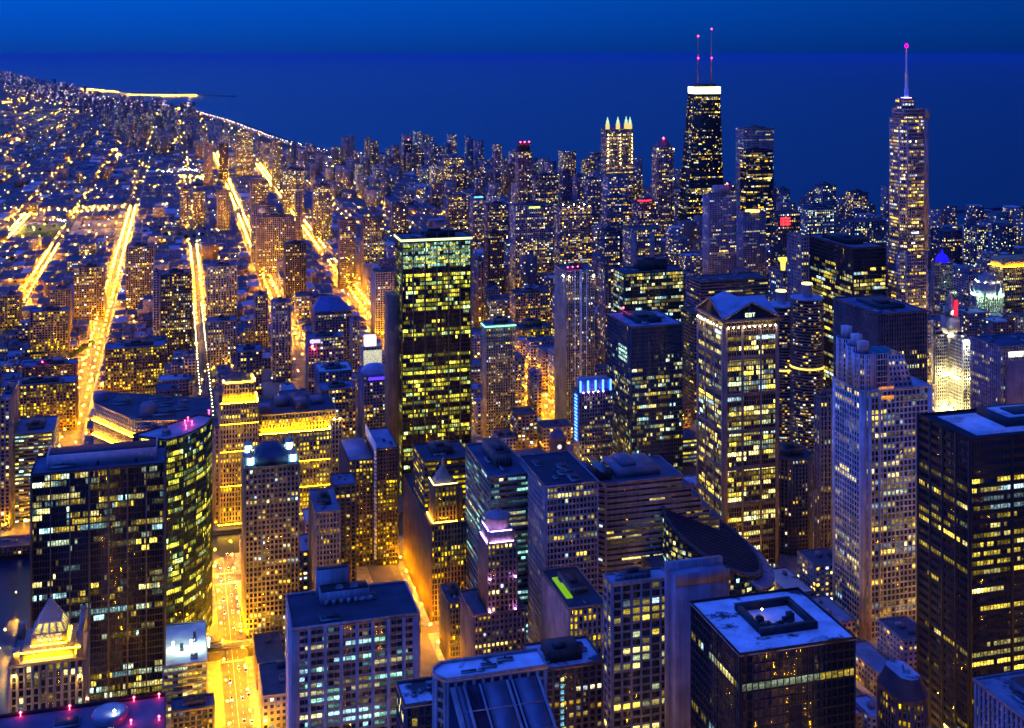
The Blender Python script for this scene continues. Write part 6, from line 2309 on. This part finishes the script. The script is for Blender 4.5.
SINGLE = 150
GRP_LOW, GRP_TALL = "small houses and shops among the glowing streets", "apartment towers among the glowing streets"
used_labels = {}
rng = np.random.default_rng(101)
singles = []
for c in CAND[:SINGLE]:
    x0, x1, y0, y1, h, wi, ri = c
    mb = MB()
    plain_building(mb, c, rng, True)
    cx_, cyq = (x0 + x1) / 2, (y0 + y1) / 2
    o = mb.build("apartment_tower" if h > 45 else "low_rise_building" if h < 20 else "city_building",
                 [walln(FW[wi][0]), roofn(FR[ri][0]), GLASS, WIN], None, (cx_, cyq, 0.15))
    singles.append((o, c))
    kind = "tall slim building" if h > 45 else "low building" if h < 20 else "mid-height building"
    place = avenue_phrase(cx_) if r.random() < .5 else None
    lab = "%s %s with a %s %s" % (FW[wi][1], kind, FR[ri][1], near_landmark(cx_, cyq))
    lab = " ".join(lab.split()[:16])
    if lab in used_labels:
        ap = avenue_phrase(cx_)
        l2 = "%s %s %s, %s" % (FW[wi][1], kind, ap, near_landmark(cx_, cyq)) if ap else lab
        l2 = " ".join(l2.split()[:16])
        if l2 not in used_labels:
            lab = l2
    used_labels.setdefault(lab, []).append(o)
    tag(o, lab, "tower" if h > 45 else "building", GRP_TALL if h > 45 else GRP_LOW)

rest = MB()
WCH = [walln(FW[k_][0]) for k_ in range(len(FW))] + [roofn(FR[k_][0]) for k_ in range(len(FR))] + [GLASS, WIN]


class Slots:
    def __init__(self, mb, wi, ri):
        self.mb, self.map = mb, {0: wi, 1: len(FW) + ri, 2: len(FW) + len(FR), 3: len(FW) + len(FR) + 1}

    def box(self, a, b, c, d, e, f, s=0):
        self.mb.box(a, b, c, d, e, f, self.map[s])

    def quads(self, P, s=0, col=None):
        self.mb.quads(P, self.map[s], col)


for c in CAND[SINGLE:]:
    plain_building(Slots(rest, c[5], c[6]), c, rng, c[2] < 1900)
# towers and houses along the far shore
for k_ in range(1500):
    Y = 8600 * (34000 / 8600) ** r.random()
    sx = shore_x(Y)
    band = r.random()
    X = sx - (r.uniform(150, 900) if band < .4 else r.uniform(300, 300 + Y * .45))
    u, v = px(X, Y, 0)
    if u < -10 or u > 600:
        continue
    tall = r.random() < (.4 if X > sx - 900 else .05)
    h = r.uniform(30, 95) if tall else r.uniform(8, 18)
    w = r.uniform(22, 50) if tall else r.uniform(30, 110)
    plain_building(Slots(rest, r.choice((6, 6, 4, 2)), r.choice((0, 3))), (X, X + w, Y, Y + r.uniform(20, 60), h, 0, 0), rng, False)
o = rest.build("distant_buildings", WCH)
tag(o, "mass of small dark blocks and houses with scattered lit windows filling the neighbourhoods", "buildings", None, "stuff")

# ------------------------------------------------------------------ street lamps
BRIGHT = [(-108, 1395, 3420, 36), (161, 1740, 3150, 32), (161, 3330, 5150, 42), (297, 1395, 2420, 28), (297, 2560, 3000, 34), (297, 3080, 4600, 40), (38, 700, 1026, 27),
          (-246, 2010, 2760, 32), (-362, 2560, 3320, 36), (38, 1900, 2680, 36), (181, 700, 1020, 30), (418, 1260, 1700, 28)]
lamps = []
for (X, ya, yb2, sp_) in BRIGHT:
    n_ = int((yb2 - ya) / sp_)
    for k_ in range(n_ + 1):
        for s in (-1, 1):
            lamps.append((X + s * 8.6, ya + k_ * sp_ + (sp_ / 2 if s > 0 else 0) + r.uniform(-2, 2), -s))
for (qx, qy) in ((3, 513), (25, 512), (3, 525), (23, 521)):
    lamps.append((*at(qx, qy, 8), 1))
lamps = [l for l in lamps if clear_of(l[0] - .3, l[0] + .3, l[1] - .3, l[1] + .3, 0)]
lamps.sort(key=lambda l: math.hypot(l[0], l[1]))


def lamp_meshes():
    p = MB()
    p.tube((0, 0, .15), (0, 0, 8.6), .13, .08, 6)
    p.tube((0, 0, 8.5), (1.9, 0, 9.1), .07, .06, 5)
    h = MB()
    h.hexa([[(1.6, -.25, 9.12), (2.7, -.25, 9.12), (2.7, .25, 9.12), (1.6, .25, 9.12), (1.75, -.15, 9.42), (2.55, -.15, 9.42), (2.55, .15, 9.42), (1.75, .15, 9.42)]])
    b = MB()
    b.octa([(2.15, 0, 8.72)], .36)
    return p, h, b


first = None
LAMP_KIND = {-108: "the bright left avenue", 161: "the third golden avenue", 297: "the fourth golden avenue", 38: "the near golden street", 181: "the violet crowned tower's street", -246: "the short left street", -362: "the far left street", 418: "the golden central street"}
for k_, (X, Y, s) in enumerate(lamps[:290]):
    av = min(LAMP_KIND, key=lambda a: abs(a - X))
    west_bank = X < -112 and Y < 1260
    lab = "tall sodium street lamp glowing gold on the %s kerb of %s" % ("west" if s > 0 else "east", LAMP_KIND[av])
    if west_bank:
        lab = "sodium street lamp on the river bank road at the left edge"
    ro_ = bpy.data.objects.new("street_lamp", None)
    COL.objects.link(ro_)
    ro_.location = (X, Y, 0)
    ro_.rotation_euler = (0, 0, 0 if s > 0 else pi)
    tag(ro_, lab, "street lamp", "lamps on the river bank road" if west_bank else "sodium lamps on the golden avenues, " + LAMP_KIND[av] + (" west" if s > 0 else " east"))
    if first is None:
        p, h, b = lamp_meshes()
        first = [p.build("pole", DARKM, ro_), h.build("lamp_head", DARKM, ro_), b.build("bulb", SODIUM, ro_)]
    else:
        for q in first:
            d = q.copy()
            COL.objects.link(d)
            d.parent = ro_
far_l = MB()
far_l.octa([(X + s * 2.1, Y, 8.8) for (X, Y, s) in lamps[290:]], .95)
town = []
for X in (-108, 38, 181, 297, 418, 540, 660, 780, 920):
    for Y in np.arange(200, 2250, 30):
        if (X in (38, 181) and Y > 690) or (X in (-108, 297) and Y > 1390) or RIV0 - 4 < Y < RIV1 + 4 or (X == 418 and Y > 1250):
            continue
        town.append((X + r.choice((-7, 7)), Y + r.uniform(-4, 4), 8.7))
for Y in (260, 380, 500, 620, 740, 985, 1185, 1370, 1570, 1770, 1980):
    for X in np.arange(-90, 1300, 30):
        town.append((X + r.uniform(-4, 4), Y + r.choice((-6, 6)), 8.7))
town = [d for d in town if clear_of(d[0] - .5, d[0] + .5, d[1] - .5, d[1] + .5, 0)]
tw = MB()
tw.octa(town, .36)
o = tw.build("downtown_street_lamps", emit("downtown_lamp_glow", (1.0, 0.43, 0.008), 3000))
tag(o, "gold street lamps glimpsed deep in the canyons between the downtown towers", "street lamps", None, "stuff")
dim = []
for X in AVE:
    for Y in np.arange(1100, 9500, 42):
        Y = Y + r.uniform(-6, 6)
        if r.random() < (.45 if Y < 3500 else .70 if Y < 5000 else .88) or X > shore_x(Y) - 70:
            continue
        u, v = px(X, Y, 8)
        if -5 < u < 1030:
            dim.append((X + r.choice((-8, 8)), Y, 8))
for Yq in STS[6:]:
    main = Yq in (3450, 2090, 2480, 3060, 3850, 4450, 4850, 1470)
    for X in np.arange(-2300, 1900, 38):
        X = X + r.uniform(-6, 6)
        if r.random() < (.12 if main else .58 if Yq < 4500 else .86) or X > shore_x(Yq) - 70:
            continue
        u, v = px(X, Yq, 8)
        if -5 < u < 1030:
            dim.append((X, Yq + r.choice((-6, 6)), 8))
for k_ in range(550):                              # yards, car parks and alleys of the left neighbourhood
    Y = 1500 * (7000 / 1500) ** r.random()
    X = r.uniform(-.30 * Y - 60, 120 if r.random() < .7 else 420)
    dim.append((X, Y, r.uniform(6, 9)))
for k_ in range(900):                              # the far north side and the harbour
    Y = 9000 * (32000 / 9000) ** r.random()
    X = shore_x(Y) - r.uniform(60, 300 + Y * .42)
    X = round(X / 200) * 200 + r.uniform(-8, 8) if r.random() < .6 else X
    u, v = px(X, Y, 8)
    if -5 < u < 500:
        dim.append((X, Y, 8))
dim = [d for d in dim if clear_of(d[0] - .5, d[0] + .5, d[1] - .5, d[1] + .5, 0)]
rad = [.45 if d[1] < 4000 else .5 if d[1] < 9000 else .55 for d in dim]
far_l.octa(dim, np.array(rad))
cl = []
for (pa, pb_, n_) in (((2, 103), (34, 96), 60), ((28, 119), (48, 119), 22), ((55, 127), (66, 127), 14), ((68, 145), (78, 145), 18), ((0, 152), (22, 136), 60), ((104, 150), (125, 149), 26), ((0, 212), (125, 206), 34), ((113, 165), (120, 152), 40), ((170, 150), (178, 136), 46), ((82, 89), (118, 92), 46), ((126, 94.5), (200, 95.5), 70), ((178, 108), (193, 109), 22), ((130, 122), (136, 112), 30), ((180, 176), (204, 177), 40), ((20, 215), (108, 209), 24)):
    for k_ in range(n_):
        f_ = r.random()
        x_, y_ = pa[0] + (pb_[0] - pa[0]) * f_ + r.uniform(-2.5, 2.5), pa[1] + (pb_[1] - pa[1]) * f_ + r.uniform(-.8, .8)
        cl.append((*at(x_, y_, 9), 9))
far_l.octa(cl, np.array([.7 if c_[1] < 9000 else .8 for c_ in cl]))
o = far_l.build("distant_street_lamps", SODIUM_FAR)
tag(o, "hundreds of tiny gold street lamps dotting the far neighbourhoods", "street lamps", None, "stuff")

# cool white lamps: shore drive, beaches, scattered yards
wl2 = MB()
pts = []
for Y in np.arange(3300, 9800, 45):
    pts.append((shore_x(Y) - 60 + r.uniform(-8, 8), Y, 9))
for k_ in range(500):
    Y = 1500 * (8000 / 1500) ** r.random()
    X = r.uniform(-.32 * Y - 200, min(shore_x(Y) - 100, 900))
    pts.append((X, Y, r.uniform(5, 12)))
for (qx, qy, n_) in ((164, 150, 1), (190, 170, 18), (170, 172, 10), (40, 66, 6), (6, 66, 5), (58, 220, 10)):
    for _ in range(n_):
        pts.append((*at(qx + r.uniform(-9, 9), qy + r.uniform(-1, 1), 9), 9))
pts = [d for d in pts if clear_of(d[0] - .5, d[0] + .5, d[1] - .5, d[1] + .5, 0)]
wl2.octa(pts, np.array([.45 if p[1] < 4000 else .8 for p in pts]))
o = wl2.build("distant_white_lamps", emit("white_lamp_glow", (.85, .95, 1.0), 36))
tag(o, "tiny white lamps scattered along the shore drive and through the yards", "lamps", None, "stuff")

# shore drive traffic as a chain of small head and tail lights
sd = MB()
hd, tl = [], []
for Y in np.arange(3400, 9500, 16):
    x_ = shore_x(Y) - 60
    (hd if r.random() < .5 else tl).append((x_ + r.uniform(-14, 14), Y, .8))
sd.octa(hd, .5, 0)
sd.octa(tl, .6, 1)
o = sd.build("distant_traffic", [emit("headlamp_glow", (1.0, .85, .7), 9), emit("taillamp_glow", (1.0, .12, .15), 9)])
tag(o, "stream of tiny head and tail lights along the curving shore drive", "traffic", None, "stuff")

# bright mast lamps of the beach and field
for (qx, qy, lab, hz_) in ((341, 157, "brilliant white mast lamp at the beach, leftmost of three", 14), (363, 156, "brilliant white mast lamp at the beach, middle of three", 14), (409, 158, "brilliant white mast lamp by the lone dark shoreline tower", 20),
                      (18, 222, "white mast lamp at the left end of the lit playing field", 16), (59, 220, "white mast lamp at the right end of the lit playing field", 16)):
    X, Y = at(qx, qy, hz_)
    ro_ = root("mast_lamp", lab, "mast lamp", (X, Y, 0))
    m = MB()
    m.tube((0, 0, 0), (0, 0, hz_), .3, .15)
    m.build("pole", DARKM, ro_)
    m = MB()
    m.octa([(0, 0, hz_ + .8)], 1.1)
    m.build("lamp_head", emit("mast_white_glow", (.85, 1.0, .9), 420), ro_)

# ------------------------------------------------------------------ trees in the parks
LEAF = surf("dark_leaves", (.035, .06, .02), .9, .5, .4)
BARK = surf("bark", (.06, .045, .035), .9)


def crown(mb, x, y, z, rad, rng, n):
    C = rng.normal(size=(n, 3))
    C /= np.linalg.norm(C, axis=1, keepdims=True)
    C *= (rng.random((n, 1)) ** .5) * np.array((rad, rad, rad * .85))
    C[:, 2] += z
    C[:, 0] += x
    C[:, 1] += y
    s = rad * rng.uniform(.22, .42, size=(n, 1, 1))
    U = rng.normal(size=(n, 3))
    U /= np.linalg.norm(U, axis=1, keepdims=True)
    Vv = np.cross(U, rng.normal(size=(n, 3)))
    Vv /= np.linalg.norm(Vv, axis=1, keepdims=True)
    U, Vv = U[:, None, :], Vv[:, None, :]
    c = C[:, None, :]
    Q = np.concatenate([c - s * U, c - s * Vv * .7, c + s * U, c + s * Vv * .7], axis=1)
    mb.quads(Q)


rng = np.random.default_rng(17)
tl_ = MB()
for k_ in range(6500):
    Y = 4500 + r.random() * 4000 if k_ < 1500 else r.uniform(1500, 6500)
    X = shore_x(Y) - r.uniform(90, 400) if k_ < 1500 else r.choice(AVE[9:20]) + r.choice((-9.5, 9.5, 30, -30, 62, 50))
    if k_ >= 1500 and (X > 430 or abs(X + 108) < 14 or abs(X - 297) < 14 or abs(X - 161) < 14):
        continue
    if not clear_of(X - 2, X + 2, Y - 2, Y + 2, 0):
        continue
    hh = r.uniform(6, 11)
    crown(tl_, X, Y, hh * .65, hh * .42, rng, 16)
o = tl_.build("distant_trees", LEAF)
tag(o, "dark tree masses in the lakeside park and along the dim side streets", "trees", None, "stuff")
for k_ in range(26):
    qx, qy = [(54, 229), (46, 226), (40, 232), (12, 262), (8, 268), (4, 262), (16, 266), (150, 232), (158, 236), (166, 238), (172, 236), (180, 238), (186, 240), (194, 239), (202, 238), (212, 237), (145, 236), (160, 231),
              (178, 232), (205, 232), (84, 352), (80, 356), (88, 350), (76, 358), (92, 347), (72, 361)][k_]
    X, Y = at(qx, qy, 0)
    if not clear_of(X - 2, X + 2, Y - 2, Y + 2, 0):
        continue
    hh = r.uniform(10, 15)
    lab = ("leafy dark tree at the edge of the lit playing field" if k_ < 3 else "leafy dark tree left of the short left street" if k_ < 7 else "leafy dark tree in the park strip between the tracks and third avenue" if k_ < 20 else "leafy tree beside the bright left avenue near the brown brick block")
    ro_ = root("park_tree", lab, "tree", (X, Y, .1), ("field edge trees", "left street trees", "park strip trees", "avenue trees")[0 if k_ < 3 else 1 if k_ < 7 else 2 if k_ < 20 else 3])
    m = MB()
    m.tube((0, 0, 0), (0, 0, hh * .45), .35, .22)
    for a_ in range(4):
        m.tube((0, 0, hh * .4), (hh * .2 * cos(a_ * 1.6), hh * .2 * sin(a_ * 1.6), hh * .66), .16, .06, 5)
    m.build("trunk", BARK, ro_)
    m = MB()
    crown(m, 0, 0, hh * .66, hh * .38, rng, 150)
    m.build("crown", LEAF, ro_)

# ------------------------------------------------------------------ elevated railway, bridge, cars
def railway(lab, pts, z, wdt):
    t = Thing("elevated_railway", lab, "elevated railway", pts[0])
    a, b = np.array(pts[0], float), np.array(pts[1], float)
    d = (b - a) / np.linalg.norm(b - a)
    n = np.array((d[1], -d[0]))
    L = np.linalg.norm(b - a)
    dk, gr, cl_, rl = MB(), MB(), MB(), MB()

    def bar(mb, s0, s1, o0, o1, z0, z1):
        c = [a + d * s0 + n * o1, a + d * s1 + n * o1, a + d * s1 + n * o0, a + d * s0 + n * o0]
        mb.hexa([[(*p, z0) for p in c] + [(*p, z1) for p in c]])
    bar(dk, 0, L, -wdt / 2, wdt / 2, z, z + .5)
    for o_ in (-wdt / 2 - .4, wdt / 2 + .05):
        bar(gr, 0, L, o_, o_ + .35, z - 1.2, z + 1.0)
    for o_ in (-wdt * .3, -wdt * .12, wdt * .12, wdt * .3):
        bar(rl, 0, L, o_ - .08, o_ + .08, z + .5, z + .72)
    s = 3
    while s < L:
        for o_ in (-wdt / 2 - .2, wdt / 2):
            bar(cl_, s, s + .6, o_ - .3, o_ + .3, .1, z - 1.21)
        s += 15
    t.part("deck", dk, roofn((.05, .05, .06)))
    t.part("girder", gr, DARKM)
    t.part("rail", rl, METAL)
    t.part("column", cl_, DARKM)
    return t


railway("elevated railway crossing over the near golden street on dark steel girders", [(-30, 859), (170, 859)], 7.2, 8.5)
t = railway("long elevated railway running away beside the dark left apartment tower", [(35, 1330), (35, 2060)], 8.0, 9.0)
m = MB()
for k_ in range(46):
    m.octa([(35 - 6.3, 1340 + k_ * 15.5, 9.9), (35 + 6.3, 1340 + k_ * 15.5, 9.9)], .35)
t.part("platform_lamp", m, emit("platform_lamp_glow", (1.0, .85, .4), 60))["kind"] = "stuff"

CARC = [((.5, .5, .52), "silver"), ((.04, .04, .045), "black"), ((.35, .03, .03), "red"), ((.75, .75, .74), "white"), ((.6, .42, .03), "yellow"), ((.05, .09, .25), "blue")]
car_m = {}


def car_parts(ci):
    if ci in car_m:
        return car_m[ci]
    pr = [(-2.2, .35), (-2.25, .8), (-1.9, 1.0), (1.0, .98), (2.15, .78), (2.25, .4)]
    body, cab = MB(), MB()
    for (w, mb, p) in ((.88, body, pr), (.74, cab, [(-1.75, 1.0), (-1.2, 1.45), (.3, 1.45), (1.0, .99)])):
        V = [(sx_ * w, y, z) for sx_ in (-1, 1) for (y, z) in p]
        k = len(p)
        mb.faces(V, [[i, i + 1, k + i + 1, k + i] for i in range(k - 1)] + [[0, k, 2 * k - 1, k - 1]])
        mb.ngon([V[i] for i in range(k)])
        mb.ngon([V[k + i] for i in range(k)][::-1])
    out = [("body", body, surf("car_paint_%s" % CARC[ci][1], CARC[ci][0], .3, .05, .5, .6)), ("cabin", cab, GLASS)]
    for (sx_, y) in ((-.8, 1.4), (.8, 1.4), (-.8, -1.35), (.8, -1.35)):
        w_ = MB()
        w_.tube((sx_ - .12, y, .33), (sx_ + .12, y, .33), .33, .33, 12)
        out.append(("wheel", w_, surf("tyre_rubber", (.02, .02, .02), .9)))
    for sx_ in (-.62, .62):
        w_ = MB()
        w_.box(sx_ - .18, sx_ + .18, 2.24, 2.31, .6, .78)
        out.append(("headlight", w_, emit("car_headlight_glow", (1.0, .9, .7), 40)))
        w_ = MB()
        w_.box(sx_ - .2, sx_ + .2, -2.32, -2.24, .66, .86)
        out.append(("taillight", w_, emit("car_taillight_glow", (1.0, .03, .02), 26)))
    car_m[ci] = out
    return out


protos = {}


def car(X, Y, rot, ci, lab, grp=None):
    ro_ = root("parked_car" if "parked" in lab else "car", lab, "car", (X, Y, .02), grp)
    ro_.rotation_euler = (0, 0, rot)
    if ci not in protos:
        protos[ci] = [mb.build(n, mt, ro_) for (n, mb, mt) in car_parts(ci)]
    else:
        for q in protos[ci]:
            d = q.copy()
            COL.objects.link(d)
            d.parent = ro_


rc = random.Random(4)
where = [(740, "below the railway"), (772, "just below the crossing"), (794, "between the lower crossing and the railway"), (817, "a short way below the railway"), (840, "right before the railway"),
         (874, "just beyond the railway"), (898, "beside the pale roofed low building's corner"), (924, "halfway from railway to river"), (952, "nearing the riverside crossing"), (977, "at the riverside crossing"), (1004, "close to the river"), (1029, "nearest the river")]
for k_, (Y, wp) in enumerate(where):
    for lane, rot in ((35.0, pi), (41.2, 0)):
        if rc.random() < .78:
            ci = rc.randrange(len(CARC))
            car(lane + rc.uniform(-.3, .3), Y + rc.uniform(-6, 6), rot, ci, "%s car driving %s, near golden street, %s" % (CARC[ci][1], "closer" if rot else "away", wp))
for k_ in range(9):
    ci = rc.randrange(len(CARC))
    Y = 735 + k_ * 33
    if abs(Y - 740) < 12 or abs(Y - 859) < 12:
        continue
    car(45.6, Y, 0, ci, "%s car parked at the right kerb, near golden street, %s" % (CARC[ci][1], ("nearest the viewer", "second from the viewer", "third from the viewer", "below the railway", "just past the railway", "midway to the river", "two thirds to the river", "near the river crossing", "last before the river")[k_]))

# ------------------------------------------------------------------ dusk air over the lake and the far city
m = MB()
m.box(-60000, 90000, -3000, 150000, -8, 470)
hz, nth, outh = new_mat("haze_air")
pv = nth.nodes.new("ShaderNodeVolumePrincipled")
pv.inputs["Color"].default_value = (.11, .39, .82, 1)
pv.inputs["Density"].default_value = 0.000012
pv.inputs["Anisotropy"].default_value = .2
nth.links.new(pv.outputs[0], outh.inputs["Volume"])
o = m.build("haze", hz)
o["kind"] = "stuff"
